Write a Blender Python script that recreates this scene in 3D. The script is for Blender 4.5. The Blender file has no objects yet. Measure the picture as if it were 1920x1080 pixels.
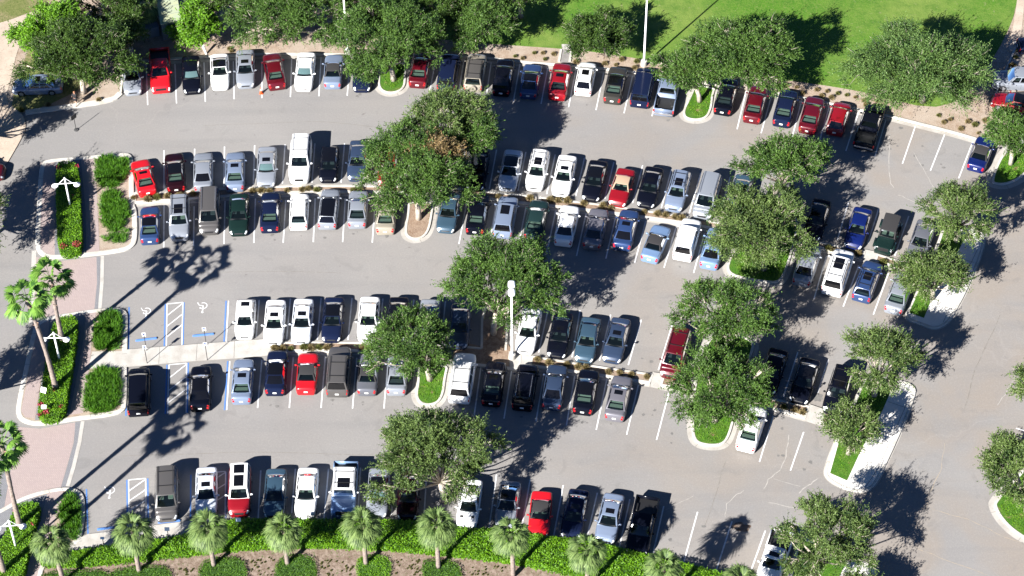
import bpy, math, random
import numpy as np
from mathutils import Vector, Matrix, Euler

sc = bpy.context.scene
COL = sc.collection
R = math.radians

# ------------------------------------------------------------------ camera
FPX = 4578.0
CAM_ROT = Euler((0, 0, 0)).to_matrix() @ Matrix.Rotation(R(41.0), 3, 'X') @ Matrix.Rotation(R(-0.34), 3, 'Z')
FWD = CAM_ROT @ Vector((0, 0, -1))
CAM_POS = -FWD * 216.0
camd = bpy.data.cameras.new('camera'); cam = bpy.data.objects.new('camera', camd); COL.objects.link(cam)
camd.sensor_width = 36; camd.lens = 36 * FPX / 1920; camd.clip_end = 3000; camd.clip_start = 1
cam.matrix_world = Matrix.Translation(CAM_POS) @ CAM_ROT.to_4x4()
sc.camera = cam

def G(px, py, z=0.0):
    d = CAM_ROT @ Vector(((px - 960) / FPX, -(py - 540) / FPX, -1))
    t = (z - CAM_POS.z) / d.z
    return CAM_POS + d * t
def GG(pts, z=0.0): return [G(x, y, z) for x, y in pts]

# ------------------------------------------------------------------ light
SUN_EL, SUN_AZ = 33.0, 40.0
w = bpy.data.worlds.new("World"); sc.world = w; w.use_nodes = True
nt = w.node_tree; bg = nt.nodes['Background']
sky = nt.nodes.new('ShaderNodeTexSky'); sky.sky_type = 'NISHITA'; sky.sun_disc = False
sky.sun_elevation = R(SUN_EL); sky.sun_rotation = R(180 + SUN_AZ)
sky.air_density = 0.45; sky.dust_density = 0.0; sky.ozone_density = 8.0; sky.altitude = 0
nt.links.new(sky.outputs[0], bg.inputs[0]); bg.inputs[1].default_value = 0.05
sd = bpy.data.lights.new('sun', 'SUN'); so = bpy.data.objects.new('sun', sd); COL.objects.link(so)
sd.energy = 5.0; sd.angle = R(0.5); sd.color = (1.0, 0.968, 0.925)
dv = Vector((math.sin(R(SUN_AZ)) * math.cos(R(SUN_EL)), math.cos(R(SUN_AZ)) * math.cos(R(SUN_EL)), -math.sin(R(SUN_EL))))
so.rotation_euler = dv.to_track_quat('-Z', 'Y').to_euler(); so.location = (-60, -80, 90)
vs = sc.view_settings; vs.view_transform = 'Standard'; vs.look = 'None'; vs.exposure = 1.64; vs.gamma = 1; vs.use_curve_mapping = False

# ------------------------------------------------------------------ materials
def newmat(name):
    m = bpy.data.materials.new(name); m.use_nodes = True
    b = m.node_tree.nodes['Principled BSDF']
    return m, m.node_tree, b
def simple(name, col, rough=0.6, metal=0.0, coat=0.0, spec=0.5):
    m, t, b = newmat(name)
    b.inputs['Base Color'].default_value = (*col, 1); b.inputs['Roughness'].default_value = rough
    b.inputs['Metallic'].default_value = metal; b.inputs['Coat Weight'].default_value = coat
    b.inputs['Coat Roughness'].default_value = 0.06; b.inputs['Specular IOR Level'].default_value = spec
    return m
def noisy(name, layers, rough=0.85, coord='Object', bump=0.0, bump_scale=20):
    """layers: first is a base colour, then (scale, detail, lo, hi, colour, strength)"""
    m, t, b = newmat(name); N = t.nodes; L = t.links
    tc = N.new('ShaderNodeTexCoord')
    src = None; base = layers[0]
    for (s, det, lo, hi, col, st) in layers[1:]:
        n = N.new('ShaderNodeTexNoise'); n.inputs['Scale'].default_value = s; n.inputs['Detail'].default_value = det
        L.new(tc.outputs[coord], n.inputs['Vector'])
        mr = N.new('ShaderNodeMapRange'); mr.inputs[1].default_value = lo; mr.inputs[2].default_value = hi
        mr.inputs[3].default_value = 0; mr.inputs[4].default_value = st
        L.new(n.outputs[0], mr.inputs[0])
        mx = N.new('ShaderNodeMix'); mx.data_type = 'RGBA'
        L.new(mr.outputs[0], mx.inputs[0])
        if src is None: mx.inputs[6].default_value = (*base, 1)
        else: L.new(src, mx.inputs[6])
        mx.inputs[7].default_value = (*col, 1)
        src = mx.outputs[2]
    if src is None: b.inputs['Base Color'].default_value = (*base, 1)
    else: L.new(src, b.inputs['Base Color'])
    b.inputs['Roughness'].default_value = rough; b.inputs['Specular IOR Level'].default_value = 0.25
    if bump:
        n = N.new('ShaderNodeTexNoise'); n.inputs['Scale'].default_value = bump_scale; n.inputs['Detail'].default_value = 4
        L.new(tc.outputs[coord], n.inputs['Vector'])
        bp = N.new('ShaderNodeBump'); bp.inputs['Strength'].default_value = bump; bp.inputs['Distance'].default_value = 0.05
        L.new(n.outputs[0], bp.inputs['Height']); L.new(bp.outputs[0], b.inputs['Normal'])
    return m

def asphalt_mat():
    m, t, b = newmat('asphalt'); N = t.nodes; L = t.links
    tc = N.new('ShaderNodeTexCoord')
    def noise(s, det=3, dist=0.0, vec=None, rough=0.5):
        n = N.new('ShaderNodeTexNoise'); n.inputs['Scale'].default_value = s; n.inputs['Detail'].default_value = det
        n.inputs['Distortion'].default_value = dist; n.inputs['Roughness'].default_value = rough
        L.new(vec or tc.outputs['Object'], n.inputs['Vector']); return n.outputs[0]
    def rng(v, a, c, o0, o1):
        r = N.new('ShaderNodeMapRange'); r.inputs[1].default_value = a; r.inputs[2].default_value = c
        r.inputs[3].default_value = o0; r.inputs[4].default_value = o1; L.new(v, r.inputs[0]); return r.outputs[0]
    def mix(f, a, c):
        x = N.new('ShaderNodeMix'); x.data_type = 'RGBA'; L.new(f, x.inputs[0])
        if isinstance(a, tuple): x.inputs[6].default_value = (*a, 1)
        else: L.new(a, x.inputs[6])
        if isinstance(c, tuple): x.inputs[7].default_value = (*c, 1)
        else: L.new(c, x.inputs[7])
        return x.outputs[2]
    c = mix(rng(noise(0.09, 4), .35, .65, 0, 1), (.205, .198, .192), (.235, .226, .216))
    sepx = N.new('ShaderNodeSeparateXYZ'); L.new(tc.outputs['Object'], sepx.inputs[0])
    # warm sandy staining, more to the east (right hand) side
    wx = rng(sepx.outputs[0], -12, 30, 0.15, 1.0)
    stain = rng(noise(0.13, 6, .8), .40, .62, 0, .75)
    mm = N.new('ShaderNodeMath'); mm.operation = 'MULTIPLY'; L.new(wx, mm.inputs[0]); L.new(stain, mm.inputs[1])
    c = mix(mm.outputs[0], c, (.240, .205, .170))
    # long pale tyre-polished sweeps
    mp = N.new('ShaderNodeMapping'); mp.inputs['Scale'].default_value = (.05, .55, 1); L.new(tc.outputs['Object'], mp.inputs[0])
    c = mix(rng(noise(1.0, 3, .3, mp.outputs[0]), .5, .72, 0, .35), c, (.160, .158, .158))
    c = mix(rng(noise(.45, 4, 1.2), .60, .70, 0, .30), c, (.150, .144, .138))
    # wandering pale cracks / sealed joints
    mu = N.new('ShaderNodeTexVoronoi'); mu.feature = 'DISTANCE_TO_EDGE'; mu.inputs['Scale'].default_value = .11
    wrp = N.new('ShaderNodeTexNoise'); wrp.inputs['Scale'].default_value = .5; L.new(tc.outputs['Object'], wrp.inputs['Vector'])
    vm = N.new('ShaderNodeVectorMath'); vm.operation = 'MULTIPLY_ADD'; L.new(wrp.outputs[1], vm.inputs[0]); vm.inputs[1].default_value = (2.5, 2.5, 0); L.new(tc.outputs['Object'], vm.inputs[2])
    L.new(vm.outputs[0], mu.inputs['Vector'])
    edge = rng(mu.outputs[0], 0.002, .010, .22, 0)
    em = N.new('ShaderNodeMath'); em.operation = 'MULTIPLY'; L.new(edge, em.inputs[0]); L.new(rng(noise(.07, 1), .45, .6, 0, 1), em.inputs[1])
    c = mix(em.outputs[0], c, (.29, .27, .25))
    # aggregate speckle
    c = mix(rng(noise(9, 2, 0, None, .8), .3, .7, 0, .32), c, (.125, .12, .12))
    c = mix(rng(noise(5.3, 2, 0, None, .9), .5, .85, 0, .35), c, (.32, .30, .28))
    # small oil drips
    c = mix(rng(noise(.9, 2), .74, .80, 0, .5), c, (.07, .06, .055))
    L.new(c, b.inputs['Base Color']); b.inputs['Roughness'].default_value = .9; b.inputs['Specular IOR Level'].default_value = .2
    return m

def foliage(name, dark, light, sc_=0.7, transl=0.25, rough=.55, warm=None):
    m, t, b = newmat(name); N = t.nodes; L = t.links
    tc = N.new('ShaderNodeTexCoord'); n = N.new('ShaderNodeTexNoise'); n.inputs['Scale'].default_value = sc_; n.inputs['Detail'].default_value = 2
    L.new(tc.outputs['Object'], n.inputs['Vector'])
    geo = N.new('ShaderNodeNewGeometry')
    ad = N.new('ShaderNodeMath'); ad.operation = 'ADD'; L.new(n.outputs[0], ad.inputs[0])
    ml = N.new('ShaderNodeMath'); ml.operation = 'MULTIPLY'; ml.inputs[1].default_value = .55; L.new(geo.outputs['Random Per Island'], ml.inputs[0]); L.new(ml.outputs[0], ad.inputs[1])
    cr = N.new('ShaderNodeValToRGB'); e = cr.color_ramp.elements
    e[0].position = .45; e[0].color = (*dark, 1); e[1].position = 1.0; e[1].color = (*light, 1)
    if warm:
        q = e.new(.985); q.color = (*light, 1); e[2].position = 1.0; e[2].color = (*warm, 1)
    L.new(ad.outputs[0], cr.inputs[0]); L.new(cr.outputs[0], b.inputs['Base Color'])
    b.inputs['Roughness'].default_value = rough; b.inputs['Specular IOR Level'].default_value = .3
    tr = N.new('ShaderNodeBsdfTranslucent'); L.new(cr.outputs[0], tr.inputs[0])
    ms = N.new('ShaderNodeMixShader'); ms.inputs[0].default_value = transl
    L.new(b.outputs[0], ms.inputs[1]); L.new(tr.outputs[0], ms.inputs[2])
    L.new(ms.outputs[0], N['Material Output'].inputs[0])
    return m

def glass_mat():
    m, t, b = newmat('car_glass'); N = t.nodes; L = t.links
    tr = N.new('ShaderNodeBsdfTransparent'); tr.inputs[0].default_value = (.33, .42, .42, 1)
    gl = N.new('ShaderNodeBsdfGlossy'); gl.inputs['Roughness'].default_value = .04; gl.inputs[0].default_value = (1, 1, 1, 1)
    fr = N.new('ShaderNodeFresnel'); fr.inputs[0].default_value = 1.5
    ms = N.new('ShaderNodeMixShader'); L.new(fr.outputs[0], ms.inputs[0]); L.new(tr.outputs[0], ms.inputs[1]); L.new(gl.outputs[0], ms.inputs[2])
    L.new(ms.outputs[0], N['Material Output'].inputs[0]); return m

def pavers_mat(name, c1, c2, mortar, scale):
    m, t, b = newmat(name); N = t.nodes; L = t.links
    tc = N.new('ShaderNodeTexCoord'); mp = N.new('ShaderNodeMapping'); mp.inputs['Rotation'].default_value = (0, 0, R(45)); L.new(tc.outputs['Object'], mp.inputs[0])
    br = N.new('ShaderNodeTexBrick'); br.inputs['Scale'].default_value = scale; br.inputs['Mortar Size'].default_value = .035
    br.inputs['Color1'].default_value = (*c1, 1); br.inputs['Color2'].default_value = (*c2, 1); br.inputs['Mortar'].default_value = (*mortar, 1)
    L.new(mp.outputs[0], br.inputs[0])
    n = N.new('ShaderNodeTexNoise'); n.inputs['Scale'].default_value = .6; n.inputs['Detail'].default_value = 4; L.new(tc.outputs['Object'], n.inputs['Vector'])
    mr = N.new('ShaderNodeMapRange'); mr.inputs[1].default_value = .35; mr.inputs[2].default_value = .7; mr.inputs[3].default_value = 0; mr.inputs[4].default_value = .35
    L.new(n.outputs[0], mr.inputs[0])
    mx = N.new('ShaderNodeMix'); mx.data_type = 'RGBA'; L.new(mr.outputs[0], mx.inputs[0]); L.new(br.outputs[0], mx.inputs[6]); mx.inputs[7].default_value = (c1[0]*.78, c1[1]*.8, c1[2]*.84, 1)
    L.new(mx.outputs[2], b.inputs['Base Color']); b.inputs['Roughness'].default_value = .9
    return m

M = {}
M['asphalt'] = asphalt_mat()
M['concrete'] = noisy('concrete', [(.40, .385, .355), (1.2, 4, .4, .7, (.31, .29, .26), .8), (7, 2, .5, .8, (.25, .23, .2), .5)])
M['kerb'] = noisy('kerb_concrete', [(.47, .45, .41), (1.0, 4, .45, .7, (.36, .33, .28), .8), (6, 2, .6, .8, (.24, .22, .19), .5)])
M['gutter'] = noisy('gutter_concrete', [(.37, .35, .32), (.9, 4, .4, .7, (.28, .26, .23), .8), (6, 2, .55, .8, (.2, .18, .16), .5)])
M['walk_white'] = noisy('pale_concrete', [(.62, .60, .56), (.8, 4, .4, .75, (.54, .52, .48), .7), (8, 2, .5, .8, (.46, .43, .4), .4)])
M['mulch'] = noisy('mulch', [(.235, .165, .115), (2.5, 5, .35, .65, (.13, .075, .045), .8), (11, 3, .5, .75, (.36, .29, .23), .8), (.35, 3, .4, .65, (.28, .22, .17), .7)], bump=.6)
M['sand_mulch'] = noisy('sandy_mulch', [(.30, .235, .18), (1.6, 5, .35, .65, (.2, .135, .09), .75), (10, 3, .5, .75, (.42, .36, .3), .8), (.3, 3, .4, .65, (.33, .28, .23), .7)], bump=.6)
M['bed_soil'] = noisy('bed_soil', [(.17, .125, .095), (3, 5, .4, .65, (.28, .22, .18), .8), (8, 3, .5, .7, (.09, .06, .04), .8), (5, 2, .62, .7, (.06, .1, .02), .7)], bump=.6)
M['lawn'] = noisy('lawn_grass', [(.052, .140, .008), (.09, 5, .42, .62, (.135, .190, .038), .9), (.9, 5, .4, .7, (.035, .105, .008), .8), (6, 3, .4, .7, (.115, .175, .03), .7), (2.5, 4, .62, .75, (.19, .19, .09), .6)], bump=.8, bump_scale=9)
M['dry_grass'] = noisy('dry_grass', [(.13, .14, .045), (.4, 4, .4, .65, (.22, .18, .10), .9), (6, 3, .4, .7, (.07, .10, .02), .8)], bump=.8, bump_scale=9)
M['soft_grass'] = noisy('island_grass', [(.045, .125, .008), (1.5, 4, .4, .65, (.09, .16, .02), .8), (9, 3, .4, .7, (.025, .07, .005), .8), (1.1, 3, .62, .7, (.16, .11, .06), .8)], bump=1, bump_scale=9)
M['sand'] = noisy('sand', [(.42, .35, .28), (.5, 5, .4, .65, (.33, .27, .21), .8), (6, 4, .5, .7, (.24, .19, .15), .5)])
M['dirt_slab'] = noisy('worn_concrete', [(.33, .29, .25), (.5, 4, .4, .7, (.24, .2, .17), .8)])
M['terrain'] = noisy('terrain_grass', [(.06, .10, .02), (.05, 4, .4, .6, (.11, .13, .04), .9)])
M['pavers'] = pavers_mat('pink_pavers', (.34, .27, .25), (.30, .235, .22), (.23, .19, .18), 2.2)
M['pavers_grey'] = pavers_mat('grey_pavers', (.20, .20, .21), (.165, .165, .175), (.12, .12, .125), 2.2)
M['line'] = noisy('white_road_paint', [(.60, .60, .60), (3, 4, .5, .75, (.35, .34, .33), .7)], rough=.7)
M['blue_line'] = noisy('blue_road_paint', [(.07, .17, .42), (3, 4, .5, .75, (.12, .17, .3), .6)], rough=.7)
M['seam'] = simple('joint_seam', (.11, .10, .09), .9)
M['hatch_dark'] = noisy('drain_concrete', [(.22, .21, .2), (2, 3, .4, .7, (.15, .14, .13), .8)])
M['oak'] = foliage('oak_leaves', (.006, .028, .005), (.108, .200, .036))
M['oak_dark'] = foliage('dark_oak_leaves', (.006, .022, .004), (.080, .148, .024))
M['oak_olive'] = foliage('olive_oak_leaves', (.010, .035, .007), (.150, .220, .058))
M['wispy'] = foliage('grey_green_leaves', (.008, .038, .007), (.135, .225, .058))
M['bright'] = foliage('bright_leaves', (.035, .10, .006), (.16, .34, .02))
M['oak_rust'] = foliage('rusty_oak_leaves', (.04, .05, .015), (.30, .20, .09))
M['hedge'] = foliage('hedge_leaves', (.045, .125, .004), (.135, .29, .008), 1.6)
M['hedge_dark'] = foliage('dark_hedge_leaves', (.022, .062, .005), (.085, .18, .012), 1.6)
M['liriope'] = foliage('strap_leaves', (.022, .085, .006), (.10, .25, .015), 2.2)
M['tuft'] = foliage('tan_tuft_blades', (.12, .09, .035), (.26, .21, .10), 2)
M['tuft_green'] = foliage('green_tuft_blades', (.06, .075, .015), (.19, .19, .06), 2)
M['palm'] = foliage('palm_fronds', (.028, .065, .012), (.19, .27, .085), 2.0)
M['fan_palm'] = foliage('fan_palm_fronds', (.022, .085, .008), (.20, .37, .06), 1.0)
M['flower'] = simple('red_flowers', (.26, .010, .035), .6)
M['hedge_core'] = simple('hedge_core', (.03, .08, .008), .95)
M['bark'] = noisy('pale_bark', [(.42, .37, .31), (3, 4, .4, .7, (.25, .21, .17), .9)])
M['palm_bark'] = noisy('palm_bark', [(.27, .22, .19), (5, 4, .4, .7, (.15, .115, .095), .9)])
M['boot_bark'] = noisy('boot_bark', [(.36, .24, .18), (7, 4, .4, .65, (.12, .06, .04), 1)])
M['glass'] = glass_mat()
M['black_glass'] = simple('black_glass', (.004, .004, .005), .05, 0, .5)
M['int_dark'] = simple('dark_interior', (.018, .018, .02), .8)
M['seat_grey'] = simple('grey_seats', (.14, .14, .14), .8)
M['seat_tan'] = simple('light_seats', (.46, .46, .36), .8)
M['shade'] = simple('silver_sunshade', (.75, .78, .8), .45, .2)
M['tyre'] = simple('tyre_rubber', (.012, .012, .012), .85)
M['rim'] = simple('alloy_rim', (.5, .5, .52), .3, .7)
M['head'] = simple('headlight_lens', (.72, .75, .78), .12, .1, .8)
M['tail'] = simple('taillight_lens', (.38, .010, .012), .2, 0, .6)
M['plate'] = simple('licence_plate', (.72, .72, .70), .5)
M['trim'] = simple('black_trim', (.012, .012, .013), .5)
M['chrome'] = simple('chrome', (.7, .7, .72), .2, .9)
M['white_metal'] = simple('white_painted_metal', (.85, .85, .84), .4)
M['dark_metal'] = simple('dark_metal', (.02, .02, .022), .5)
M['sign_white'] = simple('white_sign_face', (.82, .82, .80), .5)
M['sign_blue'] = simple('blue_sign_print', (.02, .07, .35), .5)
M['cone'] = simple('orange_cone', (.75, .12, .03), .5)
M['shed'] = noisy('shed_panels', [(.30, .34, .24), (.8, 3, .4, .7, (.36, .37, .2), .9)])
M['shed2'] = noisy('steel_container', [(.10, .13, .16), (.8, 3, .4, .7, (.16, .18, .19), .9)])
M['skin'] = simple('skin', (.45, .25, .18), .6)
M['cloth'] = simple('black_cloth', (.012, .012, .014), .9)
M['hair'] = simple('fair_hair', (.30, .13, .07), .8)
M['canvas'] = simple('black_canvas', (.022, .021, .022), .85)
M['canvas_tan'] = simple('tan_canvas', (.36, .25, .17), .85)
M['pot'] = simple('grey_drum', (.06, .06, .06), .7)

PAINT = {}
for k, c, me in [('white', (.72, .725, .72), 0), ('offwhite', (.52, .55, .60), 0), ('silver', (.235, .255, .29), .25), ('silverblue', (.175, .22, .31), .25),
                 ('grey', (.12, .125, .145), .25), ('taupe', (.088, .083, .080), .25), ('darktaupe', (.045, .043, .038), .25), ('champagne', (.30, .27, .215), .2), ('mauve', (.15, .145, .165), .25),
                 ('black', (.003, .0038, .008), 0), ('navy', (.006, .010, .030), 0), ('blackred', (.012, .003, .005), 0), ('royal', (.004, .011, .085), .1),
                 ('blue', (.024, .050, .135), .2), ('teal', (.035, .070, .105), .2), ('slate', (.028, .045, .085), .2), ('green', (.012, .028, .028), .1),
                 ('red', (.46, .007, .012), 0), ('darkred', (.080, .003, .008), .1), ('crimson', (.20, .005, .010), .1), ('lightblue', (.15, .235, .39), .2),
                 ('darkgreen', (.006, .016, .014), 0)]:
    PAINT[k] = simple('paint_' + k, c, .16 if max(c) < .05 else .30, me, .2 if max(c) < .05 else .5, .15 if max(c) < .05 else .5)

# ------------------------------------------------------------------ object helpers
def setp(o, label=None, cat=None, group=None, kind=None):
    if label: o['label'] = label
    if cat: o['category'] = cat
    if group: o['group'] = group
    if kind: o['kind'] = kind
def link(name, me, parent=None, mat=None, loc=None):
    o = bpy.data.objects.new(name, me); COL.objects.link(o)
    if parent is not None: o.parent = parent
    if loc is not None: o.location = loc
    if mat is not None and me is not None:
        if len(me.materials) == 0: me.materials.append(mat)
        elif me.materials[0] != mat:
            o.material_slots[0].link = 'OBJECT'; o.material_slots[0].material = mat
    return o
def empty(name, loc, rz=0.0):
    o = bpy.data.objects.new(name, None); COL.objects.link(o); o.location = loc; o.rotation_euler = (0, 0, rz); o.empty_display_size = .2
    return o
class MB:
    def __init__(s): s.v = []; s.f = []
    def add(s, vs, fs):
        n = len(s.v); s.v += [tuple(p) for p in vs]; s.f += [tuple(i + n for i in f) for f in fs]; return s
    def box(s, c, d, rz=0, rx=0):
        c = Vector(c); m = Matrix.Rotation(rz, 3, 'Z') @ Matrix.Rotation(rx, 3, 'X'); h = [x / 2 for x in d]
        vs = [c + m @ Vector((sx * h[0], sy * h[1], sz * h[2])) for sz in (-1, 1) for sy in (-1, 1) for sx in (-1, 1)]
        return s.add(vs, [(0, 2, 3, 1), (4, 5, 7, 6), (0, 1, 5, 4), (2, 6, 7, 3), (0, 4, 6, 2), (1, 3, 7, 5)])
    def rbox(s, c, d, r, rz=0):
        """box with rounded plan corners and a small top chamfer"""
        out = []
        for sx, sy, a0 in ((1, 1, 0), (-1, 1, 90), (-1, -1, 180), (1, -1, 270)):
            for k in range(4):
                a = R(a0 + 30 * k); out.append(((d[0] / 2 - r) * sx + r * math.cos(a), (d[1] / 2 - r) * sy + r * math.sin(a)))
        n = len(out); m = Matrix.Rotation(rz, 3, 'Z'); vs = []
        for z, k in ((-d[2] / 2, 1), (d[2] * .3, 1), (d[2] / 2, .86)):
            for x, y in out: vs.append(Vector(c) + m @ Vector((x * k, y * k, z)))
        fs = [tuple(range(n))[::-1], tuple(range(2 * n, 3 * n))]
        for l in range(2):
            for i in range(n): j = (i + 1) % n; fs.append((l * n + i, l * n + j, (l + 1) * n + j, (l + 1) * n + i))
        return s.add(vs, fs)
    def tube(s, pts, rads, n=8):
        pts = [Vector(p) for p in pts]
        if not hasattr(rads, '__len__'): rads = [rads] * len(pts)
        vs = []; fs = []
        for i, p in enumerate(pts):
            d = (pts[min(i + 1, len(pts) - 1)] - pts[max(i - 1, 0)]).normalized()
            a = d.cross(Vector((0, 0, 1)) if abs(d.z) < .9 else Vector((1, 0, 0))).normalized(); b = d.cross(a)
            for k in range(n):
                t = 2 * math.pi * k / n; vs.append(p + (a * math.cos(t) + b * math.sin(t)) * rads[i])
        for i in range(len(pts) - 1):
            for k in range(n):
                q = (k + 1) % n; fs.append((i * n + k, i * n + q, (i + 1) * n + q, (i + 1) * n + k))
        fs.append(tuple(range(n))[::-1]); fs.append(tuple((len(pts) - 1) * n + k for k in range(n)))
        return s.add(vs, fs)
    def grid(s, fn, us, vs_, skip=None):
        vv = [fn(u, v) for v in vs_ for u in us]; n = len(us); fs = []
        for j in range(len(vs_) - 1):
            for i in range(n - 1):
                if skip and skip((us[i] + us[i + 1]) / 2, (vs_[j] + vs_[j + 1]) / 2): continue
                fs.append((j * n + i, j * n + i + 1, (j + 1) * n + i + 1, (j + 1) * n + i))
        return s.add(vv, fs)
    def mesh(s, name, smooth=False):
        me = bpy.data.meshes.new(name); me.from_pydata([tuple(v) for v in s.v], [], s.f); me.update()
        if smooth: me.polygons.foreach_set('use_smooth', [True] * len(me.polygons))
        return me
    def obj(s, name, mat, parent=None, smooth=False, loc=None):
        return link(name, s.mesh(name, smooth), parent, mat, loc)

def np_mesh(name, V, quads, mat):
    me = bpy.data.meshes.new(name); nv = len(V); nf = len(quads)
    me.vertices.add(nv); me.vertices.foreach_set('co', V.astype(np.float32).ravel())
    me.loops.add(nf * 4); me.loops.foreach_set('vertex_index', quads.astype(np.int32).ravel())
    me.polygons.add(nf); me.polygons.foreach_set('loop_start', np.arange(0, nf * 4, 4, dtype=np.int32))
    try: me.polygons.foreach_set('loop_total', np.full(nf, 4, dtype=np.int32))
    except Exception: pass
    me.update(calc_edges=True); me.materials.append(mat); return me
def leaf_arrays(P, D, L, Wd, rng, flat=0.0):
    N = len(P); D = D / (np.linalg.norm(D, axis=1, keepdims=True) + 1e-9)
    rnd = rng.normal(size=(N, 3)); rnd[:, 2] += flat * np.sign(rnd[:, 2] + 1e-9) * 2.2; S = np.cross(D, rnd); S /= (np.linalg.norm(S, axis=1, keepdims=True) + 1e-9)
    L = (L * rng.uniform(.7, 1.3, N))[:, None]; Wd = (Wd * rng.uniform(.7, 1.3, N))[:, None]
    V = np.empty((N, 4, 3)); V[:, 0] = P; V[:, 1] = P + D * L * .5 - S * Wd * .5; V[:, 2] = P + D * L; V[:, 3] = P + D * L * .5 + S * Wd * .5
    return V.reshape(-1, 3), np.arange(N * 4).reshape(-1, 4)

# ------------------------------------------------------------------ polygons
def area(p): return sum(p[i][0] * p[(i + 1) % len(p)][1] - p[(i + 1) % len(p)][0] * p[i][1] for i in range(len(p))) / 2
def chaikin(p, n=1, closed=True):
    for _ in range(n):
        q = []; L = len(p)
        if not closed: q.append(p[0])
        for i in range(L if closed else L - 1):
            a, b = p[i], p[(i + 1) % L]
            q.append(a * .75 + b * .25); q.append(a * .25 + b * .75)
        if not closed: q.append(p[-1])
        p = q
    return p
def resample_dedupe(p, eps=.04):
    q = [p[0]]
    for a in p[1:]:
        if (a - q[-1]).length > eps: q.append(a)
    if (q[0] - q[-1]).length < eps: q.pop()
    return q
def inset(p, d):
    if area(p) < 0: p = p[::-1]
    n = len(p); q = []
    for i in range(n):
        a, b, c = p[i - 1], p[i], p[(i + 1) % n]
        e1 = (b - a).normalized(); e2 = (c - b).normalized()
        n1 = Vector((-e1.y, e1.x, 0)); n2 = Vector((-e2.y, e2.x, 0)); m = (n1 + n2)
        if m.length < 1e-4: m = n1
        m.normalize(); k = max(.45, m.dot(n1)); q.append(b + m * (d / k))
    return q
def zz(p, z): return [Vector((a.x, a.y, z)) for a in p]
def sheet(name, pts, z, mat, kind='structure', label=None, smooth_n=0, cat=None, world=False):
    p = list(pts) if world else GG(pts); p = zz(p, 0)
    if smooth_n: p = chaikin(p, smooth_n)
    if area(p) < 0: p = p[::-1]
    me = bpy.data.meshes.new(name)
    from mathutils.geometry import tessellate_polygon
    tri = tessellate_polygon([p])
    me.from_pydata([(a.x, a.y, z) for a in p], [], [tuple(t) for t in tri]); me.update()
    # make all faces look up
    bad = [f.normal.z < 0 for f in me.polygons]
    if any(bad):
        import bmesh
        bm = bmesh.new(); bm.from_mesh(me)
        bmesh.ops.reverse_faces(bm, faces=[f for f in bm.faces if f.normal.z < 0]); bm.to_mesh(me); bm.free()
    o = link(name, me, None, mat); setp(o, label, cat, None, kind); return o
def ring_mesh(outer, inner, z0, z1):
    """raised closed kerb between two same-count loops"""
    n = len(outer); mb = MB(); vs = zz(outer, z0) + zz(outer, z1 - .02) + zz([outer[i] * .85 + inner[i] * .15 for i in range(n)], z1) + zz([outer[i] * .15 + inner[i] * .85 for i in range(n)], z1) + zz(inner, z1 - .02) + zz(inner, z0)
    fs = []
    for l in range(5):
        for i in range(n): j = (i + 1) % n; fs.append((l * n + i, l * n + j, (l + 1) * n + j, (l + 1) * n + i))
    return mb.add(vs, fs)
KJ = None
def kerb_joints(k0, k1, z, step=3.0):
    global KJ
    if KJ is None: KJ = MB()
    acc = 0; n = len(k0)
    for i in range(n):
        acc += (k0[i] - k0[i - 1]).length
        if acc > step:
            acc = 0; a, b = k0[i], k1[i]; e = (b - a); e = e.normalized() if e.length > .01 else Vector((1, 0, 0)); t = Vector((-e.y, e.x, 0)) * .014
            KJ.add([Vector((q.x, q.y, z)) for q in (a - t, a + t, b + t, b - t)], [(0, 1, 2, 3)])
def island(outer_px, soil, gut=.38, kw=.2, soil_z=.105, smooth_n=2, gutter=True, kerb_h=.14):
    p = zz(GG(outer_px), 0); p = resample_dedupe(chaikin(p, smooth_n))
    if area(p) < 0: p = p[::-1]
    if gutter: sheet('gutter', p, .006, M['gutter'], world=True)
    k0 = inset(p, gut if gutter else 0.0); k1 = inset(k0, kw)
    o = ring_mesh(k0, k1, 0, kerb_h).obj('kerb', M['kerb']); setp(o, kind='structure')
    s = sheet('planting_bed', k1, soil_z, soil, world=True)
    kerb_joints(k0, k1, kerb_h + .003)
    if gutter: kerb_joints(p, k0, .009)
    return k1
def path_strip(name, pts_px, w, z0, z1, mat, smooth_n=1, label=None):
    p = zz(GG(pts_px), 0)
    if smooth_n: p = chaikin(p, smooth_n, False)
    Lf = []; Rt = []
    for i in range(len(p)):
        a = p[max(i - 1, 0)]; b = p[min(i + 1, len(p) - 1)]; e = (b - a).normalized(); n = Vector((-e.y, e.x, 0)) * w / 2
        Lf.append(p[i] + n); Rt.append(p[i] - n)
    n = len(p); mb = MB()
    if z1 - z0 < .02:
        mb.add(zz(Lf, z1) + zz(Rt, z1), [(n + i, n + i + 1, i + 1, i) for i in range(n - 1)])
    else:
        vs = zz(Lf, z0) + zz(Lf, z1) + zz(Rt, z1) + zz(Rt, z0); fs = []
        for l in range(3):
            for i in range(n - 1): fs.append((l * n + i, l * n + i + 1, (l + 1) * n + i + 1, (l + 1) * n + i))
        fs += [(0, n, 2 * n, 3 * n), (n - 1, 4 * n - 1, 3 * n - 1, 2 * n - 1)]
        mb.add(vs, fs)
    o = mb.obj(name, mat); setp(o, label, kind='structure'); return o
def line_mb(mb, a, b, w, z):
    a = G(*a); b = G(*b); e = (b - a).normalized(); n = Vector((-e.y, e.x, 0)) * w / 2
    k = len(mb.v)
    segs = max(1, int((b - a).length / 6))
    mb.add([Vector((q.x, q.y, z)) for q in (a + n, b + n, b - n, a - n)], [(0, 3, 2, 1)])

exec_parts = True

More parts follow.
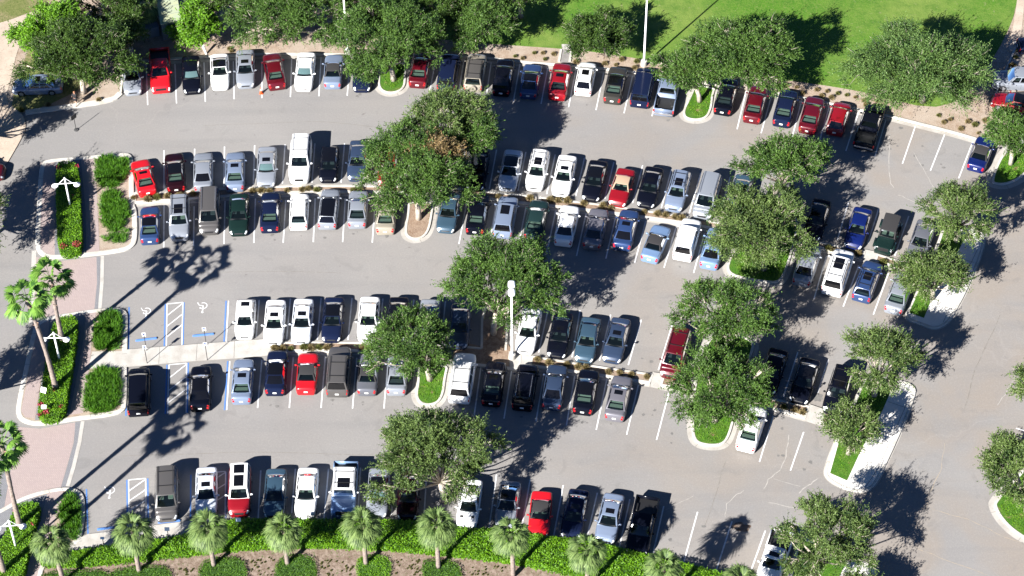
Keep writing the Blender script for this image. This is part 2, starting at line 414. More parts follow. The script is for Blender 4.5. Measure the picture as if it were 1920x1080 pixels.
# ------------------------------------------------------------------ cars
TYPES = {
    'sedan':       dict(L=4.75, W=1.82, H=1.45, belt=.96, deck=.98, hood=.90, A=.225, B=.055, C=-.205, D=-.355),
    'coupe':       dict(L=4.45, W=1.80, H=1.36, belt=.92, deck=.93, hood=.84, A=.20, B=.02, C=-.19, D=-.37),
    'hatchback':   dict(L=4.15, W=1.74, H=1.48, belt=.96, deck=.96, hood=.92, A=.26, B=.09, C=-.33, D=-.455),
    'wagon':       dict(L=4.70, W=1.80, H=1.50, belt=.97, deck=.97, hood=.92, A=.235, B=.07, C=-.385, D=-.465, rails=1),
    'suv':         dict(L=4.75, W=1.88, H=1.76, belt=1.10, deck=1.08, hood=1.04, A=.235, B=.105, C=-.425, D=-.475, rails=1),
    'bigsuv':      dict(L=5.15, W=2.02, H=1.92, belt=1.18, deck=1.15, hood=1.12, A=.245, B=.13, C=-.44, D=-.48, rails=1),
    'minivan':     dict(L=5.00, W=1.95, H=1.76, belt=1.05, deck=1.05, hood=.98, A=.315, B=.155, C=-.43, D=-.482),
    'convertible': dict(L=4.40, W=1.78, H=1.32, belt=.92, deck=.92, hood=.85, A=.17, B=.045, C=-.17, D=-.28),
    'pickup':      dict(L=5.45, W=1.95, H=1.80, belt=1.12, deck=.72, hood=1.06, A=.235, B=.125, C=-.09, D=-.115, bed=-.135),
    'sutruck':     dict(L=5.15, W=2.06, H=1.98, belt=1.25, deck=.85, hood=1.16, A=.20, B=.17, C=-.27, D=-.30, bed=-.32, rails=1),
    'jeep':        dict(L=3.95, W=1.62, H=1.80, belt=1.06, deck=1.05, hood=1.05, A=.15, B=.10, C=-.43, D=-.47),
}
ARCH = .375
def lerp(a, b, t): return a + (b - a) * t
def interp(pts, x):
    if x <= pts[0][0]: return pts[0][1]
    for (a, b), (c, d) in zip(pts, pts[1:]):
        if x <= c: return b + (d - b) * (x - a) / (c - a)
    return pts[-1][1]
def make_car_parts(tp):
    p = TYPES[tp]; L, W, H = p['L'], p['W'], p['H']; out = {}
    bz, dz, hz = p['belt'], p['deck'], p['hood']; A, B, C, D = (p[k] for k in 'ABCD'); bed = p.get('bed')
    boxy = tp in ('jeep', 'sutruck')
    if bed is None:
        prof = [(-.5, .48), (-.497, .62), (-.488, dz - .16), (-.472, dz - .05), (-.45, dz - .005), (min(D, -.44), dz), (0, bz), (A, bz - .02), (A + .07, hz + .01), (.40, hz - .07), (.45, hz - .15), (.482, hz - .29), (.495, hz - .40), (.5, .42)]
    else:
        prof = [(-.5, .5), (-.498, dz), (bed - .001, dz), (bed + .001, bz), (0, bz), (A, bz - .02), (A + .05, hz + .02), (.42, hz - .05), (.465, hz - .11), (.490, hz - .28), (.5, .5)]
    if boxy: prof = prof[:-5] + [(A + .05, hz), (.46, hz - .03), (.488, hz - .06), (.497, hz - .30), (.5, .5)]
    def bodz(y): return interp(prof, y / L)
    wf = [(-.5, .74), (-.492, .83), (-.47, .91), (-.43, .955), (-.36, .985), (-.2, 1), (.26, 1), (.36, .975), (.42, .93), (.455, .87), (.48, .78), (.493, .68), (.5, .56)]
    if tp in ('minivan', 'suv', 'bigsuv', 'wagon', 'hatchback'): wf = [(-.5, .84), (-.49, .90), (-.46, .955), (-.38, .985)] + wf[5:]
    if bed is not None: wf = [(-.5, .95), (-.47, 1), (.36, 1), (.44, .97), (.48, .9), (.5, .8)]
    if boxy: wf = [(-.5, .96), (-.48, 1), (.4, 1), (.47, .98), (.5, .93)]
    fy, ry = .315 * L, -.295 * L
    def ring(y):
        wv = W / 2 * interp(wf, y / L); zt = bodz(y); cr = .0 if (bed is not None and y / L < bed) else .035
        z4 = zt - .10 * min(1, zt / .9); pts = [(0, zt + cr), (.4 * wv, zt + cr * .8), (.72 * wv, zt + cr * .2), (.88 * wv, zt - .03), (.965 * wv, z4), (wv, .5 * z4 + .5 * .34), (.985 * wv, .2 * z4 + .8 * .30), (.95 * wv, .20)]
        a = 0
        for yc in (fy, ry):
            if abs(y - yc) < ARCH: a = max(a, math.sqrt(ARCH ** 2 - (y - yc) ** 2) + .32)
        if a:
            pts = [(x, max(z, a + .012 * (7 - i))) if i >= 4 else (x, z) for i, (x, z) in enumerate(pts)]
        return pts
    def full(y): r = ring(y); return [(-x, z) for x, z in r[:0:-1]] + r      # q 0..14
    ys = sorted(set([round(t, 4) for t in np.linspace(-.5 * L, .5 * L, 43)] + [t * L for t, _ in prof] + [fy - ARCH, fy + ARCH, ry - ARCH, ry + ARCH]))
    ys2 = [ys[0]]
    for y in ys[1:]:
        if y - ys2[-1] > .003: ys2.append(y)
    ys = ys2
    mb = MB(); n = 15; V = []; F = []
    for y in ys: V += [(x, y, z) for x, z in full(y)]
    for i in range(len(ys) - 1):
        for k in range(n - 1): F.append((i * n + k, i * n + k + 1, (i + 1) * n + k + 1, (i + 1) * n + k))
    F.append(tuple(range(n))[::-1]); F.append(tuple((len(ys) - 1) * n + k for k in range(n)))
    mb.add(V, F)
    def surf(y, q, off=.006):
        f = full(y); q = max(0, min(13.999, q)); i = int(q); t = q - i
        x = lerp(f[i][0], f[i + 1][0], t); z = lerp(f[i][1], f[i + 1][1], t)
        tx, tz = f[i + 1][0] - f[i][0], f[i + 1][1] - f[i][1]; l = math.hypot(tx, tz) or 1
        sl = (bodz(y + .01) - bodz(y - .01)) / .02
        nv = Vector((-tz / l, -sl * .7 * abs(tx / l), tx / l)); nv.normalize()
        if y > .47 * L: nv = (nv + Vector((0, 1, 0))).normalized()
        if y < -.47 * L: nv = (nv + Vector((0, -1, 0))).normalized()
        return Vector((x, y, z)) + nv * off
    if tp == 'jeep':      # wide flat fenders beside a narrow bonnet
        for s in (-1, 1):
            for yc in (fy, ry): mb.box((s * (W / 2 + .05), yc, .86), (.26, .95, .05)); mb.box((s * (W / 2 + .05), yc + .45, .76), (.26, .05, .18))
    if bed is not None:
        y0, y1 = -.5 * L, bed * L; hh = bz - .03
        for s in (-1, 1): mb.box((s * (W / 2 - .055), (y0 + y1) / 2, (dz + hh) / 2 - .12), (.10, (y1 - y0) - .05, hh - dz + .24))
        mb.box((0, y0 + .05, (dz + hh) / 2 - .1), (W - .12, .09, hh - dz + .18))
    out['body'] = None
    hb = W / 2 * (.90 if not boxy else .93); hr = W / 2 * (.68 if tp not in ('suv', 'bigsuv', 'minivan', 'pickup') else .74)
    if boxy: hr = W / 2 * .86
    yA, yB, yC, yD = (t * L for t in (A, B, C, D)); ym = (yB + yC) / 2; hl = (yB - yC) / 2 + .1
    bw = .10 if not boxy else .02
    rbow = .10 if D > -.44 else .05
    if bed is not None: rbow = .0
    def rz(x, y): return H - .035 * (x / hr) ** 2 - .035 * min(1.3, abs((y - ym) / hl)) ** 2.5
    def zb(x, y): return bodz(max(min(y, .49 * L), -.495 * L)) - (.02 + .02 * (x / hb) ** 4)
    def yroof(s, t): return lerp(yC - rbow * .5 * (1 - s * s), yB + bw * .5 * (1 - s * s), t)
    def WS(s, u):
        a = Vector((s * hb, yA + bw * (1 - s * s), zb(s * hb, yA))); y = yroof(s, 1); b = Vector((s * hr, y, rz(s * hr, y))); return a.lerp(b, u) + Vector((0, .35, 1)) * (.025 * 4 * u * (1 - u))
    def RW(s, u):
        yy = max(yD - rbow * (1 - s * s), -.492 * L)
        a = Vector((s * hb, yy, zb(s * hb, max(yD, -.46 * L)))); y = yroof(s, 0); b = Vector((s * hr, y, rz(s * hr, y))); return a.lerp(b, u) + Vector((0, -.6, 1)) * (.022 * 4 * u * (1 - u))
    def SD(sg):
        def f(v, u):
            ya = lerp(yD, yA, v); a = Vector((sg * hb, ya, zb(hb, max(ya, -.46 * L)))); y = lerp(yC, yB, v); b = Vector((sg * hr, y, rz(hr, y))); return a.lerp(b, u) + Vector((sg, 0, .2)) * (.03 * 4 * u * (1 - u))
        return f
    u0, u1 = .09, .93; s0 = .86
    us = [0, u0, .35, .65, u1, 1]; ss = [-1, -s0, -.5, 0, .5, s0, 1]
    inw = lambda s, u: abs(s) < s0 and u0 < u < u1
    sides = [(.10, .47), (.52, .88)] if tp not in ('suv', 'bigsuv', 'minivan', 'wagon') else [(.04, .26), (.30, .58), (.62, .90)]
    if tp in ('coupe', 'convertible', 'jeep'): sides = [(.16, .86)]
    if bed is not None: sides = [(.08, .45), (.52, .90)]
    su0, su1 = .16, .90
    vsl = sorted(set([0, 1] + [q for ab in sides for q in ab] + [lerp(a, b, .5) for a, b in sides]))
    cab = MB()
    cab.grid(WS, ss, us, inw); cab.grid(lambda s, u: RW(-s, u), ss, us, inw)
    inside = lambda v, u: su0 < u < su1 and any(a < v < b for a, b in sides)
    for sg in (-1, 1):
        f = SD(sg); cab.grid((lambda v, u, f=f: f(v, u)) if sg < 0 else (lambda v, u, f=f: f(1 - v, u)), vsl if sg < 0 else [1 - v for v in vsl][::-1], [0, su0, .5, su1, 1], inside if sg < 0 else (lambda v, u: inside(1 - v, u)))
    out['cabin'] = (cab.mesh('cabin'), 'cabinpaint', [])
    rf = MB().grid(lambda s, t: Vector((s * hr, yroof(s, t), rz(s * hr, yroof(s, t)))), [-1, -.75, -.4, 0, .4, .75, 1], [0, .1, .25, .5, .75, .9, 1])
    out['roof'] = (rf.mesh('roof', True), 'roofpaint', [])
    gs = [-s0, -.4, 0, .4, s0]; gu = [u0, .35, .65, u1]
    out['windshield'] = (MB().grid(WS, gs, gu).mesh('windshield', True), 'glass', [])
    out['rear_window'] = (MB().grid(lambda s, u: RW(-s, u), gs, gu).mesh('rear_window', True), 'glass', [])
    for i, sg in enumerate((-1, 1)):
        g = MB(); f = SD(sg)
        for a, b in sides:
            g.grid(f if sg < 0 else (lambda v, u, f=f: f(v, u)), [a, (a + b) / 2, b] if sg < 0 else [b, (a + b) / 2, a], [su0, .5, su1])
        out['side_window%d' % i] = (g.mesh('side_window', True), 'glass', [])
    # interior
    it = MB().grid(lambda s, t: Vector((s * hb * .93, lerp(yD + .06, yA - .02, t), zb(0, max(-.44 * L, lerp(yD + .06, yA - .02, t))) + .065)), [-1, 0, 1], [0, .33, .66, 1])
    it.box((0, yA - .22, bz + .05), (hb * 1.7, .3, .06))
    out['interior'] = (it.mesh('interior'), 'int', [])
    st = MB(); fr = lerp(yB, yA, .1)
    for sx in (-1, 1):
        st.rbox((sx * W * .2, fr - .45, bz + .10), (.44, .16, .22), .06); st.rbox((sx * W * .2, fr - .47, bz + .26), (.24, .10, .13), .04); st.rbox((sx * W * .2, fr - .22, bz + .05), (.44, .40, .08), .08)
    if bed is None and tp not in ('convertible',):
        st.rbox((0, max(yC + .1, fr - 1.35), bz + .09), (W * .66, .16, .18), .06); st.box((0, lerp(yC, yD, .45), bz + .06), (W * .6, abs(yC - yD) * .5, .03))
    out['seats'] = (st.mesh('seats'), 'seats', [])
    # lamps
    q1 = 10.15; q2 = 12.0
    for i, sg in enumerate((-1, 1)):
        fn = lambda q, y: surf(y, 7 + sg * (q - 7))
        out['headlight%d' % i] = (MB().grid(fn, list(np.linspace(9.75, 11.6, 4))[::sg], [(.452 if not boxy and bed is None else .478) * L, .468 * L if bed is None else .485 * L, .482 * L if bed is None else .492 * L, .493 * L if bed is None else .498 * L]).mesh('headlight', True), 'head', [])
        if bed is None:
            out['taillight%d' % i] = (MB().grid(fn, list(np.linspace(9.4 if tp not in ('suv', 'bigsuv', 'minivan') else 10.1, 11.5, 4))[::sg], [-.4975 * L, -.492 * L, -.482 * L, -.472 * L]).mesh('taillight', True), 'tail', [])
        else:
            out['taillight%d' % i] = (MB().box((sg * (W / 2 - .06), -.5 * L - .006, .85), (.12, .03, .34)).mesh('taillight'), 'tail', [])
        zz0 = bodz(yA) + .10
        out['mirror%d' % i] = (MB().rbox((sg * (W / 2 + .10), yA - .30, zz0), (.20, .11, .14), .04).box((sg * (W / 2 - .02), yA - .28, zz0 - .05), (.16, .05, .04)).mesh('mirror', True), 'cabinpaint', [])
    k = 0
    wr = .335 if tp not in ('suv', 'bigsuv', 'pickup', 'sutruck', 'jeep') else .375
    for sg in (-1, 1):
        for yc in (fy, ry):
            def cyl(x0, x1, r, n=18):
                vs = [(x, yc + r * math.cos(2 * math.pi * j / n), wr + r * math.sin(2 * math.pi * j / n)) for x in (x0, x1) for j in range(n)]
                return vs, [(j, (j + 1) % n, n + (j + 1) % n, n + j) for j in range(n)] + [tuple(range(n)), tuple(range(n, 2 * n))[::-1]]
            xo = sg * (W / 2 - .015 + (.06 if tp == 'jeep' else 0)); ty = MB().add(*cyl(xo, xo - sg * .22, wr)).mesh('wheel')
            rm = MB().add(*cyl(xo + sg * .008, xo - sg * .02, wr * .62)).mesh('rim')
            out['wheel%d' % k] = (ty, 'tyre', [('rim', rm, 'rim')]); k += 1
    gr = MB().grid(lambda q, y: surf(y, q, .008), [5.3, 6, 7, 8, 8.7], [.488 * L, .494 * L, .4985 * L])
    out['grille'] = (gr.mesh('grille'), 'trim', [])
    out['license_plate'] = (MB().box((0, -.5 * L - .012, .62 if bed is None else .55), (.32, .02, .16)).mesh('license_plate'), 'plate', [])
    out['front_bumper'] = (MB().grid(lambda q, y: surf(y, q, .012), [1.6, 2.2], [.44 * L, .47 * L]).mesh('front_bumper'), 'trim', [])
    del out['front_bumper']
    if bed is not None:
        y0, y1 = -.5 * L, bed * L
        lb = MB().box((0, (y0 + y1) / 2 + .03, dz + .012), (W - .24, y1 - y0 - .16, .02))
        for s in (-1, 1): lb.box((s * (W / 2 - .118), (y0 + y1) / 2 + .03, (dz + bz) / 2 - .03), (.02, y1 - y0 - .16, bz - dz - .06)); lb.rbox((s * (W / 2 - .24), ry, dz + .11), (.22, .8, .2), .06)
        out['bed_liner'] = (lb.mesh('bed_liner'), 'trim', [])
        out['rear_bumper'] = (MB().rbox((0, y0 - .06, .55), (W * .92, .14, .18), .05).mesh('rear_bumper'), 'chrome' if tp == 'pickup' else 'trim', [])
    # optional bits
    opt = {}
    sr = MB().grid(lambda s, t: Vector((s * hr * .58, lerp(ym - .02, yB - .16, t), rz(s * hr * .58, lerp(ym, yB - .16, t)) + .007)), [-1, -.5, 0, .5, 1], [0, .5, 1])
    opt['sunroof'] = (sr.mesh('sunroof'), 'bglass')
    sr2 = MB().grid(lambda s, t: Vector((s * hr * .62, lerp(yC + .15, ym - .22, t), rz(s * hr * .62, lerp(yC + .15, ym - .2, t)) + .007)), [-1, -.5, 0, .5, 1], [0, .5, 1])
    opt['sunroof2'] = (sr2.mesh('sunroof'), 'bglass')
    rk = MB()
    for s in (-1, 1): rk.tube([(s * hr * .86, yB - .12, rz(hr, yB) + .02), (s * hr * .86, yB - .25, H + .05), (s * hr * .86, yC + .2, H + .05), (s * hr * .86, yC + .06, rz(hr, yC) + .02)], .022, 6)
    rails = MB(); rails.v = list(rk.v); rails.f = list(rk.f); opt['rails'] = (rails.mesh('roof_rails'), 'rack')
    for t in (.22, .72): rk.box((0, lerp(yC, yB, t), H + .05), (hr * 1.72, .05, .03))
    opt['rack'] = (rk.mesh('roof_rack'), 'rack')
    opt['shade'] = (MB().grid(lambda s, u: WS(s, u) - Vector((0, .06, .03)), [-.84, -.4, 0, .4, .84], [.16, .5, .88]).mesh('sunshade'), 'shade')
    opt['spare'] = (MB().tube([(0, -.5 * L + .01, .82), (0, -.5 * L - .20, .82)], .34, 18).mesh('spare_wheel'), 'cabinpaint')
    opt['vents'] = (MB().add([surf(y, q, .008) for q, y in ((5.2, .30 * L), (6.1, .30 * L), (6.1, .34 * L), (5.2, .34 * L))], [(0, 1, 2, 3)]).add([surf(y, q, .008) for q, y in ((7.9, .30 * L), (8.8, .30 * L), (8.8, .34 * L), (7.9, .34 * L))], [(0, 1, 2, 3)]).mesh('hood_vents'), 'trim')
    # shut lines: thin dark gaps round the bonnet, boot and doors
    sl = MB()
    def seam(pts, wd=.014):
        for (q0, y0), (q1, y1) in zip(pts, pts[1:]):
            nseg = 4
            for j in range(nseg):
                a = surf(lerp(y0, y1, j / nseg), lerp(q0, q1, j / nseg), .004); b = surf(lerp(y0, y1, (j + 1) / nseg), lerp(q0, q1, (j + 1) / nseg), .004)
                e = (b - a); 
                if e.length < 1e-4: continue
                side = e.normalized().cross(Vector((0, 0, 1)) if abs(e.normalized().z) < .7 and abs(a.x) < W * .44 else Vector((math.copysign(1, a.x), 0, .2))).normalized() * wd / 2
                sl.add([a - side, b - side, b + side, a + side], [(0, 1, 2, 3)])
    if not boxy:
        seam([(3.9, yA + .12), (4.2, .455 * L)]); seam([(10.1, yA + .12), (9.8, .455 * L)]); seam([(4.2, .455 * L), (9.8, .455 * L)])
        if bed is None and D > -.42: seam([(4.0, yD - .08), (4.2, -.468 * L)]); seam([(10.0, yD - .08), (9.8, -.468 * L)])
        for q0, q1 in ((3, 1.2), (11, 12.8)):
            for yy in (fy - ARCH - .1, (fy + ry) / 2 + .02, ry + ARCH + .05): seam([(q0, yy), (q1, yy)])
    nb = len(mb.f); mb.add(sl.v, sl.f); bme = mb.mesh('body', True); bme.materials.append(M['trim']); bme.materials.append(M['trim'])
    for i in range(nb, len(bme.polygons)): bme.polygons[i].material_index = 1
    out['body'] = (bme, 'paint', [])
    return out, opt
CARP = {}
CATS = {'sedan': 'car', 'coupe': 'car', 'hatchback': 'car', 'wagon': 'station wagon', 'suv': 'suv', 'bigsuv': 'suv', 'minivan': 'minivan', 'convertible': 'convertible', 'pickup': 'pickup truck', 'sutruck': 'pickup truck', 'jeep': 'off-roader'}
NAMES = {'bigsuv': 'suv', 'sutruck': 'pickup_truck', 'pickup': 'pickup_truck', 'wagon': 'station_wagon', 'jeep': 'off_roader'}
def place_car(px, py, tp, colr, heading, o_, label, group, scale=1.0):
    """heading: world direction of the nose; o_: option string"""
    if tp not in CARP: CARP[tp] = make_car_parts(tp)
    out, opt = CARP[tp]; TP = TYPES[tp]
    g = G(px, py, .72 if TP['H'] < 1.6 else .86)
    root = empty(NAMES.get(tp, tp), (g.x, g.y, 0.0), math.atan2(-heading.x, heading.y))
    root.scale = (scale,) * 3
    setp(root, label, CATS[tp], group)
    paint = PAINT[colr]
    mats = dict(paint=paint, cabinpaint=paint, roofpaint=paint, glass=M['glass'], int=M['int_dark'], seats=M['seat_tan'] if 't' in o_ else M['seat_grey'], head=M['head'], tail=M['tail'], tyre=M['tyre'], rim=M['rim'], trim=M['trim'], plate=M['plate'], chrome=M['chrome'], bglass=M['black_glass'], rack=M['trim'] if 'R' not in o_ else M['chrome'], shade=M['shade'])
    if 'k' in o_: mats['roofpaint'] = M['black_glass']
    if 'c' in o_: mats['roofpaint'] = M['canvas']; mats['cabinpaint_'] = 1
    if 'g' in o_: mats['roofpaint'] = PAINT['taupe']
    if 'n' in o_: mats['roofpaint'] = M['canvas_tan']
    if 'W' in o_: mats['roofpaint'] = PAINT['white']; mats['cabinpaint'] = PAINT['white'] if tp != 'hatchback' else paint
    if 'd' in o_: mats['glass'] = M['black_glass']
    for nm, (me, role, kids) in out.items():
        nm = nm.rstrip('0123456789')
        if tp == 'convertible' or tp == 'jeep':
            if nm == 'cabin': role = 'roofpaint' if ('c' in o_ or 'n' in o_) else role
        if nm == 'rear_window' and 'b' in o_: ob = link(nm, me, root, M['black_glass'])
        else: ob = link(nm, me, root, mats[role])
        for (kn, km, kr) in kids: link(kn, km, ob, mats[kr])
    for ch, key, nm in (('s', 'sunroof', 'sunroof'), ('S', 'sunroof2', 'sunroof'), ('r', 'rack', 'roof_rack'), ('R', 'rails', 'roof_rails'), ('u', 'shade', 'sunshade'), ('w', 'spare', 'spare_wheel'), ('v', 'vents', 'hood_vents')):
        if ch in o_: me, role = opt[key]; link(nm, me, root, mats[role])
    return root

# painted stall lines, (top x, top y, bottom x, bottom y) on the pavement
LINES = [
 (274,122,277,197),(328,120,331,194),(382.5,117,385,191),(437.5,115,439,186),(491,115,491,184),(547,110,544.5,182),(602,107,598,180.5),(657,110,651,179.5),
 (816,117,805,175),(870,112,859,180),(921,117,911,186),(975,120,962.5,191),(1027.5,125,1014.5,195),(1080,130,1066,201),(1132,136,1117.5,206.5),(1186,142,1170,212.5),(1238,150,1222.5,218),
 (1400,167,1382,242.5),(1447,178,1427,250),(1504,185,1484.5,260),(1556,197,1535,270),(1610,210,1586,283),(1661,225,1640,294),(1716,237.5,1692,307),(1771,252.5,1744.5,320),(1824,266,1797.5,334.5),
 (307.5,282,307.5,356),(365,279,364,353),(421,275,420,350),(477.5,272.5,475,345),(534.5,271,529.5,344),(590.5,269,585,342.5),(646,269,639.5,342.5),(701,269.5,694,343),
 (816,272,806,347),(873,275,862,350),(931,281,917.5,354),(986,285,971,357.5),(1041,290,1025,364),(1096,296,1079.5,368),(1151,304,1134,372.5),(1205,310,1186,381),(1259,317,1240,390),(1314,324,1292.5,400),(1369,332.5,1349,405),
 (1591,379,1570,450),(1647.5,391,1627,457),(1704,405,1677.5,480),
 (307.5,385,307,464),(364,387,363,461),(422,377,420,457.5),(479,372,476,455.5),(536,375,531,455.5),(591,372,587.5,454),(647.5,372,642.5,454),(704,375,698,455),
 (875,380,860.5,457.5),(930,385,917,459.5),(986,390,971,465),(1042,395,1025.5,472.5),(1099,400,1081,480),(1154,408,1136,485),(1211,414,1190,493),(1268,425,1245,502),(1321,438,1300.5,512),
 (1550,480,1526,561),(1610,498,1581,575),(1666,512,1637.5,590),
 (486,562.5,480.5,632),(544.5,560,537.5,636),(602,559,595,637),(660,559,652.5,637.5),(718,560,711,635),(776,562,768,637),(835,565,828,640),
 (1027.5,582,1010,661),(1087.5,582,1072.5,670),(1145,590,1124,676),(1202.5,599.5,1178,684.5),(1260,610,1234.5,694),(1496,660,1469,744),(1553,674,1533,737),
 (491,675,483,765),(550,670,542.5,765),(610,668,602,765),(669,671,661,766),(727,675,720,766),
 (902,686,889,780),(960,690,945,785),(1020,700,1005,790),(1077.5,705,1062,798),(1138,710,1118,806),(1197,722,1175,815),(1254,737,1231,825),
 (1450,780,1424,866),(1507,810,1482,882.5),
 (489,882,484,972),(554,879,547,962),(616,879,607.5,972),(676,877,671,960),(740,890,734,965),(800,887,795,970),(870,888,857,980),(931,890,917,990),(994,899,979,985),(1056,910,1038,1006),(1120,924,1100,1010),(1181,936,1161,1027),(1244.5,949,1224,1040),(1308,960,1282,1054),(1372.5,977.5,1343,1069),(1435,995,1407,1073),(1905,803,1925,809)]
BLUE = [(242,576,241,656),(310,570,308,650),(345,567,343,647),(424,564,420,642),(238,690,236,780),(313,684,310,776),(353,680,351,774),(427,677,421,769),(162,917,165,1001),(238,900,239,975),(277,897,278,980),(358,890,357,969),(424,886,423,972)]
def row_dir(px, py):
    c = []
    for (a, b, x, y) in LINES[:-1] + [l for l in BLUE]:
        mx, my = (a + x) / 2, (b + y) / 2
        c.append((math.hypot(mx - px, (my - py) * 1.3), (a, b, x, y)))
    c.sort(key=lambda t: t[0]); d = Vector((0, 0, 0))
    for dist, (a, b, x, y) in c[:2]: d += (G(a, b) - G(x, y)).normalized() / (dist + 5)
    return d.normalized()

